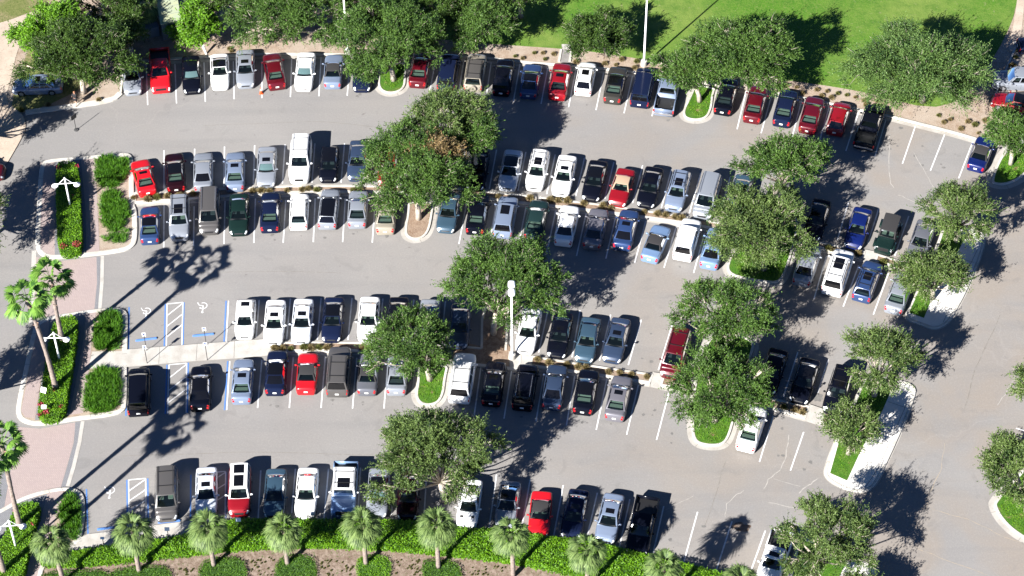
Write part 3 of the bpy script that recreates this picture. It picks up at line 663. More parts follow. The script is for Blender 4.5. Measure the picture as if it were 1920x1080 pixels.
# row, then (x, y, type, paint, facing, options, extra turn in degrees, short description)
ROWS = {
 'first': ('row along the lawn', [
  (248,140,'sedan','silver','S','',0,'silver sedan half hidden under oak'),
  (300,129,'pickup','red','S','',0,'bright red pickup with dark bed'),
  (359,138,'sedan','black','S','u',0,'black sedan with silver sunshade'),
  (412,132,'coupe','white','S','kt',0,'white coupe with black glass roof'),
  (460,127,'sedan','silver','S','s',0,'silver sedan with sunroof'),
  (514,130,'sedan','darkred','N','t',8,'dark red sedan parked askew'),
  (572,132,'sedan','white','S','u',-3,'white sedan with sunshade'),
  (625,130,'convertible','silverblue','N','c',0,'silver blue soft-top convertible'),
  (680,134,'sedan','navy','S','',0,'navy car under the big oak'),
  (788,126,'sedan','darkred','N','t',0,'dark red sedan under the oak'),
  (841,131,'suv','navy','N','b',0,'dark blue suv'),
  (891,131,'suv','champagne','N','wrg',0,'tan suv with spare wheel'),
  (944,141,'sedan','black','N','b',0,'black sedan'),
  (995,148,'coupe','blue','N','kb',0,'blue coupe with black roof'),
  (1050,149,'sedan','crimson','N','s',0,'bright red sedan with sunroof'),
  (1098,144,'hatchback','white','N','sd',0,'white hatchback with sunroof'),
  (1154,156,'sedan','darktaupe','N','kt',0,'dark olive sedan with dark roof'),
  (1206,159,'minivan','navy','N','b',0,'navy minivan'),
  (1252,171,'pickup','silverblue','N','',0,'silver pickup with open bed'),
  (1362,177,'sedan','black','N','',0,'black sedan under oak leaves'),
  (1417,192,'sedan','darkred','N','t',0,'maroon sedan with pale seats'),
  (1473,199,'sedan','navy','N','t',0,'navy sedan with pale seats'),
  (1522,212,'sedan','darkred','N','t',0,'maroon sedan'),
  (1573,219,'hatchback','crimson','N','b',0,'crimson hatchback'),
  (1631,234,'pickup','black','N','',0,'black pickup with empty bed'),
  (1840,285,'convertible','royal','N','c',0,'dark blue convertible')]),
 'second': ('second row', [
  (269,329,'coupe','red','N','st',11,'red coupe with sunroof'),
  (328,320,'sedan','blackred','N','kt',3,'black cherry sedan'),
  (381,319,'sedan','silver','N','b',0,'silver sedan with black rear window'),
  (441,318,'sedan','silverblue','N','st',0,'silver blue sedan with sunroof'),
  (500,311,'sedan','silver','S','su',0,'silver sedan with sunshade'),
  (563,298,'bigsuv','white','S','r',0,'big white suv with roof rack'),
  (617,306,'hatchback','black','S','k',0,'black hatchback'),
  (671,299,'sedan','slate','S','t',0,'dark slate sedan'),
  (728,308,'sedan','crimson','S','',0,'red car under the big tree'),
  (896,317,'sedan','black','S','',0,'black sedan in tree shade'),
  (957,317,'sedan','offwhite','S','kt',0,'off-white sedan with black roof'),
  (1008,317,'wagon','white','S','srt',0,'white wagon with roof rack'),
  (1058,327,'sedan','white','S','st',0,'white sedan with sunroof'),
  (1115,337,'sedan','black','S','k',0,'black sedan with glass roof'),
  (1166,349,'convertible','crimson','S','nt',-2,'red convertible with tan top'),
  (1219,349,'sedan','black','S','s',0,'black sedan with sunroof'),
  (1271,356,'wagon','silverblue','S','srt',0,'silver wagon with sunroof'),
  (1326,366,'minivan','silver','S','R',0,'silver minivan'),
  (1388,364,'sedan','teal','S','',0,'teal sedan under leaves'),
  (1532,410,'sedan','black','S','k',0,'black sedan in deep shade'),
  (1609,426,'sedan','royal','S','t',0,'royal blue sedan'),
  (1665,439,'jeep','darkgreen','S','ct',0,'dark green off-roader with canvas top'),
  (1727,450,'sedan','grey','S','',0,'grey sedan')]),
 'third': ('third row', [
  (281,418,'coupe','blue','N','kt',0,'small blue coupe with black roof'),
  (336,407,'suv','silver','S','srt',0,'small silver suv with sunroof'),
  (392,394,'minivan','taupe','S','R',0,'taupe minivan'),
  (448,400,'sedan','darkgreen','S','',0,'dark green sedan'),
  (507,394,'sedan','navy','N','t',0,'navy sedan'),
  (561,393,'hatchback','white','N','',0,'white hatchback'),
  (617,388,'wagon','silver','N','kb',-3,'silver wagon with black glass roof'),
  (671,388,'coupe','silver','N','',0,'silver coupe'),
  (724,397,'sedan','champagne','N','t',0,'champagne sedan half under tree'),
  (841,397,'coupe','teal','S','',0,'teal coupe'),
  (896,398,'sedan','black','N','t',0,'black sedan'),
  (948,402,'suv','silverblue','N','sb',0,'silver blue suv with sunroof'),
  (1006,409,'sedan','green','N','t',0,'dark green sedan with pale seats'),
  (1063,419,'sedan','white','N','b',0,'white sedan dappled with shade'),
  (1117,425,'sedan','mauve','N','b',0,'mauve grey sedan'),
  (1174,427,'sedan','blue','N','sb',0,'blue sedan with sunroof'),
  (1230,453,'convertible','lightblue','N','ct',-5,'light blue convertible with black top'),
  (1289,444,'suv','white','N','b',0,'white suv with black rear window'),
  (1338,462,'sedan','lightblue','N','b',0,'light blue sedan beside the island'),
  (1514,494,'sedan','silver','N','b',0,'silver sedan'),
  (1572,506,'bigsuv','white','N','srb',0,'big white suv with sunroof'),
  (1627,524,'wagon','blue','N','sr',0,'blue wagon with roof rack'),
  (1687,546,'sedan','silver','N','t',0,'silver sedan with pale seats')]),
 'fourth': ('fourth row', [
  (460,596,'hatchback','white','S','S',0,'small white hatchback'),
  (515,602,'sedan','white','S','st',0,'white sedan with sunroof'),
  (567,600,'sedan','offwhite','S','s',0,'pale silver sedan with sunroof'),
  (624,597,'sedan','navy','S','k',0,'navy black sedan'),
  (691,596,'sedan','white','S','t',0,'plain white sedan'),
  (745,597,'sedan','black','S','k',0,'black sedan behind small tree'),
  (804,601,'sedan','silver','S','',0,'silver sedan behind small tree'),
  (862,609,'sedan','slate','S','',0,'dark blue sedan dappled with shade'),
  (991,618,'sedan','white','S','t',0,'white sedan by the light pole'),
  (1050,627,'sedan','black','S','s',0,'black sedan with sunroof'),
  (1102,635,'sedan','teal','S','t',0,'teal grey sedan'),
  (1156,636,'sedan','slate','S','s',0,'dark slate sedan with sunroof'),
  (1267,661,'minivan','darkred','S','r',0,'dark red minivan with roof rack'),
  (1449,694,'sedan','black','S','',0,'black car in tree shade'),
  (1509,712,'sedan','black','S','k',0,'black sedan with blue sheen'),
  (1572,730,'suv','black','S','rs',0,'black suv with roof rack')]),
 'fifth': ('fifth row', [
  (260,729,'minivan','black','N','db',0,'long black minivan'),
  (376,724,'sedan','black','N','kb',0,'black sedan in accessible bay'),
  (455,711,'sedan','silverblue','N','st',0,'silver blue sedan with sunroof'),
  (518,695,'sedan','navy','N','kb',0,'black and navy sedan'),
  (576,696,'convertible','red','N','c',0,'bright red convertible with black top'),
  (635,692,'bigsuv','taupe','N','rb',0,'tan suv with roof rack'),
  (690,698,'convertible','grey','N','ct',0,'grey convertible with black top'),
  (745,697,'coupe','silver','N','',0,'silver coupe under small tree'),
  (867,704,'bigsuv','white','N','rb',0,'white suv with black roof bars'),
  (926,715,'sedan','black','N','st',0,'black sedan with pale rear window'),
  (985,721,'suv','black','N','Rb',0,'black suv with bright roof rails'),
  (1040,722,'sedan','slate','N','b',0,'slate blue sedan'),
  (1099,731,'sedan','black','N','kt',0,'black sedan with pale seats'),
  (1160,743,'sedan','mauve','N','st',0,'taupe sedan with sunroof'),
  (1410,800,'sedan','white','N','t',0,'white sedan beside the island')]),
 'sixth': ('bottom row', [
  (312,924,'minivan','taupe','S','rt',0,'taupe minivan with roof rack'),
  (387,920,'sedan','offwhite','S','s',0,'white sedan with sunroof behind palm'),
  (449,917,'suv','crimson','S','WsS',0,'red suv with white roof'),
  (516,923,'sedan','teal','S','',0,'dark teal sedan'),
  (575,921,'sedan','white','S','t',0,'plain white sedan'),
  (646,916,'sutruck','lightblue','S','Wrs',0,'light blue off-road truck with white roof'),
  (709,922,'sedan','silver','S','ku',0,'silver sedan with windscreen shade'),
  (766,926,'sedan','blackred','S','',0,'dark maroon sedan beneath tree'),
  (880,943,'sedan','white','S','v',0,'white car with hood vents'),
  (952,943,'coupe','silver','S','k',0,'silver coupe with black roof'),
  (1013,962,'convertible','red','S','ct',4,'red convertible with black top'),
  (1078,962,'sedan','navy','S','s',0,'navy sedan with sunroof'),
  (1143,970,'sedan','silverblue','S','s',0,'silver blue sedan with sunroof'),
  (1204,983,'pickup','black','S','',0,'black pickup truck'),
  (1452,1046,'pickup','white','S','sW',0,'white pickup under tree')]),
}
seen = set()
def ncar(tp): return {'bigsuv': 'suv', 'sutruck': 'truck', 'jeep': 'off-roader'}.get(tp, tp)
for rk, (rowname, cars) in ROWS.items():
    for i, (x, y, tp, colr, face, op, turn, desc) in enumerate(cars):
        d = row_dir(x, y)
        if face == 'S': d = -d
        d = Matrix.Rotation(R(turn), 3, 'Z') @ d
        nouns = ('sedan', 'coupe', 'pickup', 'convertible', 'suv', 'minivan', 'hatchback', 'wagon', 'car', 'off-roader', 'truck')
        if i > 0:
            sw = []
            for wd_ in cars[i - 1][7].split():
                sw.append(wd_)
                if wd_ in nouns: break
            sw = ['right', 'of', 'the'] + sw
        else: sw = ['leftmost', 'in', 'its', 'row']
        lab = f"{desc} in the {rk} row" if rk not in ('first', 'sixth') else (f"{desc} in the row by the lawn" if rk == 'first' else f"{desc} in the bottom row")
        extra = ' '.join(sw).lstrip(', ').strip()
        lab2 = lab + ', ' + extra
        if len(lab2.split()) <= 16: lab = lab2
        if len(lab.split()) > 16: lab = ' '.join(lab.split()[:16])
        if lab in seen: print('DUPLICATE LABEL', lab)
        seen.add(lab)
        place_car(x, y, tp, colr, d, op, lab, 'cars parked in the %s of the car park' % (rowname if rk in ('first', 'sixth') else rk + ' row'), 1.0)
def dirpx(x0, y0, x1, y1): return (G(x1, y1) - G(x0, y0)).normalized()
place_car(70, 158, 'sedan', 'silverblue', dirpx(100, 158, 40, 160), 's', 'silver sedan parked sideways on the grass beneath the top left oak', None)
place_car(1915, 148, 'pickup', 'silver', dirpx(1915, 148, 1878, 146), '', 'silver truck facing left at the right edge of the photo', None)
place_car(1903, 191, 'coupe', 'crimson', dirpx(1910, 190, 1870, 182), 'k', 'red coupe facing left beside the silver truck at right edge', None)
place_car(1954, 82, 'sedan', 'navy', dirpx(1900, 82, 1940, 80), '', 'dark car cut off by the right edge above the silver truck', None)
place_car(-39, 318, 'sedan', 'darkred', dirpx(-60, 318, 20, 322), '', 'dark red car just entering at the left edge of the road', None)

# ------------------------------------------------------------------ ground
def rect(x0, y0, x1, y1): return [Vector((x0, y0, 0)), Vector((x1, y0, 0)), Vector((x1, y1, 0)), Vector((x0, y1, 0))]
sheet('terrain', rect(-500, -400, 500, 700), -.02, M['terrain'], world=True)
sheet('asphalt', rect(-75, -50, 80, 60), 0, M['asphalt'], world=True)
# lawn and planting along the top
TOPK = [(-60, 262), (10, 235), (48, 212), (130, 201), (212, 189), (226, 176), (229, 150), (229, 120), (262, 116), (345, 110), (440, 105), (500, 102), (610, 103), (700, 105), (790, 106), (880, 108), (935, 112), (975, 117), (1040, 122), (1080, 125), (1135, 130), (1190, 137), (1240, 144), (1290, 151), (1345, 160), (1400, 167), (1445, 174), (1505, 185), (1560, 196), (1610, 207), (1660, 217), (1720, 232), (1780, 247), (1835, 263), (1872, 276)]
bed_top = TOPK[2:] + [(1890, 262), (1960, 200), (1960, -60), (-80, -60), (-80, 215)]
sheet('planting_bed', bed_top, .05, M['sand_mulch'])
sheet('lawn', [(640, -60), (640, 60), (800, 72), (880, 80), (960, 86), (1050, 92), (1130, 100), (1240, 118), (1330, 130), (1440, 146), (1540, 160), (1600, 170), (1650, 180), (1740, 205), (1800, 190), (1850, 130), (1885, 70), (1905, 20), (1915, -60)], .07, M['lawn'], smooth_n=1)
sheet('lawn', [(-80, -60), (-80, 62), (0, 45), (45, 28), (90, 12), (110, -60)], .07, M['dry_grass'], smooth_n=1)
sheet('dry_grass', [(30, 150), (20, 214), (60, 208), (110, 190), (180, 150), (160, 60), (60, 80)], .075, M['dry_grass'], smooth_n=1)
sheet('dry_grass', [(1960, -60), (1932, 60), (1960, 120)], .075, M['dry_grass'])
sheet('sand', [(-80, 62), (0, 45), (60, 24), (78, 24), (60, 60), (35, 85), (20, 150), (10, 190), (30, 206), (44, 216), (50, 240), (40, 262), (0, 330), (-90, 345)], .078, M['sand'], smooth_n=2)
sheet('sand', [(1886, 95), (1903, 40), (1912, -60), (1926, -60), (1917, 50), (1908, 100)], .078, M['sand'], smooth_n=1)
path_strip('kerb', TOPK[2:6], .55, 0, .15, M['kerb'], 2)
path_strip('kerb', TOPK[5:], .22, 0, .15, M['kerb'], 1)
path_strip('gutter', [(a, b + 5.5) for a, b in TOPK[7:]], .38, 0, .006, M['gutter'], 1)
# right-hand side parking apron
sheet('driveway', [(1868, 214), (1862, 196), (1872, 170), (1905, 95), (1918, 78), (1990, 70), (1990, 225), (1920, 230)], .082, M['dirt_slab'])
path_strip('kerb', [(1858, 200), (1868, 174), (1898, 104), (1906, 86)], .18, 0, .17, M['kerb'], 1)
path_strip('kerb', [(1858, 200), (1900, 216), (1950, 232)], .22, 0, .17, M['kerb'], 0)
path_strip('kerb', [(1900, 82), (1945, 86)], .35, 0, .15, M['kerb'], 0)
# drain flume through the bed
sheet('drain_flume', [(1050, 119), (1054, 94), (1071, 95), (1069, 119)], .09, M['hatch_dark'])
sheet('drain_flume', [(1054, 94), (1053, 84), (1072, 84), (1072, 95)], .09, M['concrete'])
path_strip('kerb', [(1048, 117), (1052, 94)], .22, 0, .16, M['kerb'], 0); path_strip('kerb', [(1068, 117), (1072, 94)], .22, 0, .16, M['kerb'], 0)

# islands
G1 = M['soft_grass']
island([(703, 112), (701, 148), (701, 164), (710, 177), (732, 183), (756, 177), (768, 164), (769, 145), (772, 112)], G1, gut=.40)
island([(1296, 152), (1287, 178), (1272, 206), (1274, 222), (1288, 231), (1312, 233), (1334, 225), (1343, 204), (1345, 180), (1352, 162)], G1, gut=.40)
island([(757, 372), (756, 402), (750, 432), (754, 448), (774, 458), (800, 452), (814, 434), (820, 400), (823, 374)], M['mulch'], gut=.40)
island([(1410, 412), (1420, 380), (1428, 356), (1442, 344), (1476, 349), (1492, 366), (1502, 400), (1506, 430), (1496, 470), (1480, 522), (1462, 539), (1432, 537), (1400, 532), (1366, 523), (1352, 506), (1360, 480), (1390, 440)], G1, gut=.42)
island([(773, 676), (775, 715), (769, 742), (778, 762), (802, 770), (828, 763), (841, 742), (844, 712), (852, 678)], G1, gut=.40)
island([(1328, 624), (1312, 650), (1300, 676), (1290, 740), (1286, 812), (1298, 838), (1332, 846), (1362, 842), (1378, 822), (1392, 762), (1402, 712), (1420, 664), (1424, 646), (1414, 632), (1370, 616)], G1, gut=.42)
# island at top right with its tree
island([(1874, 282), (1862, 300), (1848, 335), (1852, 350), (1876, 356), (1900, 352), (1925, 338), (1965, 300), (1960, 262), (1900, 262)], G1, gut=.5)
island([(1932, 850), (1915, 870), (1855, 935), (1852, 950), (1868, 980), (1900, 1010), (1960, 1040), (1990, 900)], G1, gut=.48)
# long islands with sidewalk on the east side
island([(1766, 424), (1752, 466), (1722, 532), (1703, 575), (1693, 590), (1698, 602), (1728, 612), (1752, 621), (1776, 612), (1790, 594), (1818, 542), (1846, 470), (1850, 445), (1838, 430), (1800, 425)], M['walk_white'], gut=.12, kw=.22, soil_z=.139)
sheet('planting_bed', [(1771, 432), (1810, 446), (1785, 495), (1753, 548), (1732, 598), (1704, 588), (1733, 525), (1757, 472)], .145, G1)
island([(1620, 705), (1612, 725), (1590, 772), (1566, 820), (1544, 876), (1544, 895), (1562, 910), (1590, 922), (1616, 927), (1640, 917), (1656, 890), (1692, 812), (1721, 740), (1718, 726), (1704, 716), (1660, 706)], M['walk_white'], gut=.12, kw=.22, soil_z=.139)
sheet('planting_bed', [(1624, 712), (1676, 722), (1655, 770), (1616, 842), (1588, 903), (1556, 889), (1574, 825), (1602, 765)], .145, G1)
island([(1500, 1005), (1486, 1040), (1470, 1085), (1470, 1120), (1640, 1120), (1650, 1075), (1640, 1055), (1600, 1045), (1550, 1010)], M['walk_white'], gut=.12, kw=.22, soil_z=.139)
sheet('planting_bed', [(1502, 1014), (1560, 1030), (1590, 1050), (1560, 1110), (1480, 1110)], .145, G1)
# seams in the pale sidewalks
sm = MB()
for a, b in [((1800, 487), (1826, 494)), ((1778, 530), (1806, 540)), ((1758, 573), (1790, 583)), ((1665, 755), (1697, 766)), ((1640, 806), (1673, 818)), ((1617, 850), (1652, 862)), ((1832, 470), (1790, 560)), ((1703, 752), (1645, 882)), ((1790, 560), (1768, 606)), ((1645, 882), (1622, 916))]: line_mb(sm, a, b, .035, .1475)
setp(sm.obj('pavement_seams', M['seam']), kind='structure')

# planter strips between the back-to-back rows
def median(U, Lw, soil, uc=.42, name='planting_bed'):
    sheet('gutter', U + Lw[::-1], .006, M['gutter'])
    iu = [(x, y + 6.5) for x, y in U]; il = [(x, y - 7) for x, y in Lw]
    path_strip('kerb', [(x, y + 5.0) for x, y in U], .18, 0, .14, M['kerb'], 1); path_strip('kerb', [(x, y - 7.0) for x, y in Lw], .30, 0, .14, M['kerb'], 1)
    sheet(name, iu + il[::-1], .09, soil)
    a = (U[0][0] + 1, U[0][1] + 4); b = (Lw[0][0] + 1, Lw[0][1] - 6); path_strip('kerb', [a, b], .18, 0, .142, M['kerb'], 0)
    a = (U[-1][0] - 1, U[-1][1] + 4); b = (Lw[-1][0] - 1, Lw[-1][1] - 6); path_strip('kerb', [a, b], .18, 0, .142, M['kerb'], 0)
MU = M['mulch']
median([(252, 359), (330, 357), (475, 348), (600, 345), (705, 346), (757, 347)], [(252, 388), (330, 383), (430, 376), (475, 371), (600, 368), (705, 368), (757, 370)], MU)
median([(823, 348), (880, 353), (960, 361), (1005, 366)], [(823, 371), (880, 376), (960, 387), (1005, 391)], MU)
median([(1012, 367), (1147, 383), (1290, 404)], [(1012, 392), (1155, 408), (1282, 426)], MU)
median([(1300, 406), (1348, 415), (1395, 424)], [(1290, 428), (1345, 438), (1385, 448)], MU)
median([(1495, 441), (1537, 452), (1622, 469)], [(1488, 462), (1530, 471), (1618, 492)], MU)
median([(1645, 474), (1680, 485), (1735, 500)], [(1640, 498), (1672, 506), (1722, 519)], MU)
sheet('walkway', [(1622, 469), (1646, 474), (1641, 499), (1618, 492)], .11, M['concrete'])
median([(508, 640), (600, 638), (720, 641), (775, 643)], [(508, 667), (600, 666), (700, 666), (775, 671)], MU)
sheet('planting_bed', [(850, 640), (902, 650), (903, 600), (912, 575), (952, 580), (948, 640), (958, 655), (954, 688), (900, 684), (850, 678)], .09, MU)
path_strip('kerb', [(903, 655), (904, 600), (913, 574), (953, 578)], .2, 0, .14, M['kerb'], 0); path_strip('kerb', [(953, 578), (948, 658)], .2, 0, .14, M['kerb'], 0); path_strip('kerb', [(800, 646), (850, 650), (903, 655)], .2, 0, .14, M['kerb'], 0); path_strip('kerb', [(852, 680), (900, 686), (954, 692), (975, 695)], .3, 0, .14, M['kerb'], 0)
sheet('walkway', [(954, 660), (996, 666), (994, 694), (956, 690)], .11, M['concrete'])
path_strip('kerb', [(976, 668), (974, 690)], .15, 0, .14, M['kerb'], 0)
median([(997, 665), (1110, 683), (1224, 699)], [(994, 694), (1085, 706), (1145, 715), (1218, 726)], MU)
sheet('walkway', [(1224, 699), (1244, 702), (1238, 731), (1219, 727)], .11, M['concrete'])
median([(1244, 702), (1270, 706), (1298, 711)], [(1238, 731), (1265, 735), (1290, 741)], MU)
median([(1425, 740), (1470, 750), (1517, 759)], [(1400, 768), (1460, 776), (1510, 791)], MU)
sheet('walkway', [(1517, 759), (1547, 769), (1538, 800), (1509, 791)], .11, M['concrete'])
median([(1547, 769), (1575, 776), (1596, 780)], [(1538, 800), (1556, 806), (1572, 812)], MU)

# left entrance islands, walks and pavers
L1 = [(85, 300), (155, 295), (235, 287), (248, 292), (251, 310), (251, 360), (252, 386), (257, 395), (258, 450), (250, 466), (225, 475), (110, 487), (84, 485), (68, 472), (66, 450), (70, 380), (74, 312)]
k = island(L1, M['sand_mulch'], gut=.0, gutter=False, kw=.45, soil_z=.12)
sheet('paver_path', [(76, 306), (104, 303), (103, 392), (103, 470), (107, 480), (88, 479), (77, 470), (76, 400)], .126, M['pavers'])
sheet('paver_border', [(103, 303), (158, 298), (160, 330), (163, 400), (163, 470), (163, 477), (103, 480), (103, 392)], .128, M['pavers_grey'])
sheet('paver_path', [(152, 299), (178, 297), (184, 400), (187, 472), (162, 475), (161, 400)], .132, M['pavers'])
L2 = [(240, 600), (239, 586), (226, 578), (185, 580), (145, 586), (95, 594), (66, 606), (57, 640), (46, 690), (30, 765), (32, 784), (46, 795), (75, 800), (150, 788), (205, 782), (232, 774), (238, 760), (238, 690), (239, 650)]
island(L2, M['sand_mulch'], gut=.0, gutter=False, kw=.42, soil_z=.12)
sheet('paver_path', [(70, 612), (94, 602), (90, 640), (76, 720), (66, 786), (48, 784), (40, 772), (60, 670)], .126, M['pavers'])
sheet('paver_border', [(93, 602), (102, 598), (160, 588), (158, 640), (150, 700), (132, 780), (66, 790), (78, 715), (91, 640)], .128, M['pavers_grey'])
sheet('paver_path', [(161, 588), (181, 585), (172, 650), (168, 690), (156, 776), (131, 780), (146, 700), (157, 640)], .132, M['pavers'])
# pavers crossing the drive
sheet('paver_crossing', [(64, 481), (110, 490), (182, 482), (183, 530), (178, 580), (145, 584), (95, 592), (66, 600), (64, 560)], .008, M['pavers'])
sheet('paver_border', [(181, 482), (188, 481), (187, 530), (184, 579), (177, 580), (182, 530)], .012, M['pavers_grey'])
path_strip('kerb', [(192, 480), (191, 530), (187, 579)], .32, 0, .012, M['concrete'], 0)
path_strip('kerb', [(64, 470), (62, 530), (58, 605)], .4, 0, .012, M['concrete'], 0)
sheet('paver_crossing', [(30, 800), (75, 804), (142, 792), (138, 830), (127, 870), (114, 914), (75, 922), (32, 937), (4, 955), (14, 880)], .008, M['pavers'])
sheet('paver_border', [(141, 792), (151, 790), (146, 830), (135, 875), (124, 913), (114, 915), (128, 870), (139, 830)], .012, M['pavers_grey'])
sheet('paver_border', [(20, 800), (34, 800), (22, 870), (8, 950), (-8, 960), (6, 880)], .012, M['pavers_grey'])
path_strip('kerb', [(155, 790), (149, 830), (138, 875), (127, 912)], .32, 0, .016, M['concrete'], 0)
L3 = [(-60, 985), (-20, 965), (5, 955), (35, 936), (75, 922), (120, 914), (146, 918), (158, 930), (160, 950), (158, 985), (152, 1015), (130, 1030), (112, 1045), (80, 1060), (74, 1130), (-60, 1130)]
island(L3, M['sand_mulch'], gut=.0, gutter=False, kw=.38, soil_z=.12)
sheet('paver_border', [(-40, 985), (12, 957), (42, 940), (92, 927), (84, 960), (60, 1030), (38, 1110), (-40, 1110)], .126, M['pavers_grey'])
sheet('paver_path', [(90, 926), (120, 921), (112, 955), (96, 1000), (78, 1050), (76, 1120), (38, 1120), (56, 1040), (74, 985)], .130, M['pavers'])
# walks
sheet('walkway', [(226, 660), (240, 657), (340, 649), (435, 642), (506, 637), (508, 668), (440, 674), (350, 680), (238, 690), (166, 693), (173, 661)], .142, M['concrete'])
sheet('walkway', [(150, 1010), (165, 1003), (215, 997), (275, 988), (355, 978), (425, 974), (425, 990), (352, 1007), (217, 1024), (120, 1036), (114, 1040)], .12, M['concrete'])
sm = MB()
for a, b in [((300, 652), (298, 684)), ((370, 647), (368, 678)), ((440, 642), (439, 673)), ((215, 997), (214, 1024)), ((280, 988), (279, 1015)), ((340, 980), (339, 1008)), ((115, 915), (118, 921))]: line_mb(sm, a, b, .03, .147)
setp(sm.obj('pavement_seams', M['seam']), kind='structure')

# paint
wl = MB()
for (a, b, c, d) in LINES: line_mb(wl, (a, b), (c, d), .115, .010)
for x0, y0, x1, y1, x2, y2, x3, y3 in [(313, 570, 343, 567, 341, 647, 312, 650), (317, 684, 350, 681, 349, 774, 314, 776), (241, 900, 273, 897, 274, 975, 242, 975), (384, 887, 423, 884, 422, 970, 382, 972)]:
    line_mb(wl, (x0, y0), (x1, y1), .10, .010); line_mb(wl, (x0, y0), (x3, y3), .10, .011); line_mb(wl, (x1, y1), (x2, y2), .10, .011)
    for j in range(4):
        t0 = .28 + .25 * j; t1 = max(0, t0 - .26)
        if t0 > 1: continue
        line_mb(wl, (lerp(x0, x3, t0), lerp(y0, y3, t0)), (lerp(x1, x2, t1), lerp(y1, y2, t1)), .10, .012)
for q in [(428.5, 564, 424, 642), (431, 677, 425, 769)]: line_mb(wl, q[:2], q[2:], .10, .010)
def wheelchair(px, py, s=1.0):
    c = G(px, py); V = []
    def arc(cx, cy, r, a0, a1, n=12, wd=.07):
        for i in range(n):
            t0, t1 = R(lerp(a0, a1, i / n)), R(lerp(a0, a1, (i + 1) / n))
            P = [(cx + (r + k) * math.cos(t), cy + (r + k) * math.sin(t)) for t, k in ((t0, -wd / 2), (t0, wd / 2), (t1, wd / 2), (t1, -wd / 2))]
            wl.add([(c.x + x * s, c.y + y * s, .0115) for x, y in P], [(0, 1, 2, 3)])
    def seg(x0, y0, x1, y1, wd=.08):
        e = Vector((x1 - x0, y1 - y0)).normalized(); n = Vector((-e.y, e.x)) * wd / 2
        wl.add([(c.x + x * s, c.y + y * s, .0118) for x, y in ((x0 + n.x, y0 + n.y), (x0 - n.x, y0 - n.y), (x1 - n.x, y1 - n.y), (x1 + n.x, y1 + n.y))], [(0, 1, 2, 3)])
    # symbol read from the aisle, so it points toward the walk (-y is its top)
    arc(0, .05, .34, -150, 120); seg(-.02, -.62, .0, .0, .11); arc(-.02, -.72, .06, 0, 360, 8, .1)
    seg(.02, .04, -.36, .10); seg(-.36, .10, -.52, .42); seg(-.02, -.25, -.30, -.25)
wheelchair(275, 584); wheelchair(381, 574); wheelchair(207, 920)
setp(wl.obj('white_pavement_markings', M['line']), kind='structure')
bl = MB()
for (a, b, c, d) in BLUE: line_mb(bl, (a, b), (c, d), .12, .0085)
setp(bl.obj('blue_pavement_markings', M['blue_line']), kind='structure')

setp(KJ.obj('kerb_joints', M['seam']), kind='structure')
# cracks, a pour joint and stains on the pavement
def wob(pts, seed, amp=2.0, n=4):
    rr = random.Random(seed); o = []
    for (a, b), (c, d) in zip(pts, pts[1:]):
        for i in range(n): t = i / n; o.append((lerp(a, c, t) + rr.uniform(-amp, amp), lerp(b, d, t) + rr.uniform(-amp * .6, amp * .6)))
    return o + [pts[-1]]
M['crack'] = noisy('crack_fill', [(.33, .31, .285), (3, 3, .4, .65, (.24, .23, .215), 1)])
M['dark_crack'] = noisy('dark_crack', [(.15, .135, .115), (3, 3, .4, .65, (.21, .2, .185), 1)])
M['tan_crack'] = noisy('sandy_crack', [(.30, .25, .19), (2, 3, .4, .65, (.23, .215, .195), 1)])
for i, (pts, wd, mt) in enumerate([
 ([(1712, 285), (1738, 330), (1752, 355)], .07, 'crack'), ([(1685, 365), (1705, 375), (1730, 388)], .06, 'crack'), ([(1668, 250), (1666, 300), (1668, 340), (1676, 352)], .08, 'crack'),
 ([(1480, 815), (1475, 850), (1463, 880), (1440, 900), (1432, 916)], .08, 'crack'), ([(1535, 898), (1515, 910), (1498, 925)], .09, 'crack'), ([(1450, 897), (1500, 912)], .05, 'crack'),
 ([(1361, 860), (1345, 920), (1322, 985)], .045, 'dark_crack'), ([(1875, 592), (1850, 650), (1825, 700), (1808, 768)], .06, 'dark_crack'), ([(1722, 952), (1755, 957), (1820, 975), (1885, 1007), (1925, 1020)], .05, 'tan_crack'),
 ([(1715, 1025), (1760, 1045), (1850, 1078)], .06, 'tan_crack'), ([(1395, 920), (1380, 928), (1362, 945), (1360, 970)], .06, 'crack'), ([(1905, 700), (1885, 740), (1870, 760)], .06, 'crack'),
 ([(1440, 942), (1490, 952)], .08, 'crack'), ([(1772, 830), (1765, 880), (1740, 930), (1736, 955)], .06, 'tan_crack'), ([(1250, 955), (1300, 930)], .04, 'crack'), ([(300, 515), (480, 508), (640, 512)], .035, 'dark_crack'), ([(230, 855), (450, 848), (700, 852)], .035, 'dark_crack'), ([(380, 235), (600, 228), (730, 240)], .035, 'dark_crack')]):
    path_strip('pavement_crack', wob(pts, i), wd, 0, .006, M[mt], 1)
M['oil'] = noisy('oil_stained_asphalt', [(.125, .12, .115), (4, 3, .4, .65, (.17, .165, .155), .9)])
M['rust_stain'] = noisy('rusty_asphalt', [(.10, .065, .045), (2.5, 4, .35, .65, (.2, .16, .13), .9)])
M['tan_stain'] = noisy('sandy_asphalt', [(.245, .20, .158), (1.2, 5, .35, .62, (.222, .205, .19), 1)])
def blot(name, px, py, rx, ry, mat, seed, z=.0045):
    rr = random.Random(seed); c = G(px, py); n = 18; ph = [rr.uniform(.7, 1.25) for _ in range(n)]
    sheet(name, [Vector((c.x + rx * ph[i] * math.cos(2 * math.pi * i / n), c.y + ry * ph[i] * math.sin(2 * math.pi * i / n), 0)) for i in range(n)], z, mat, world=True, smooth_n=1)
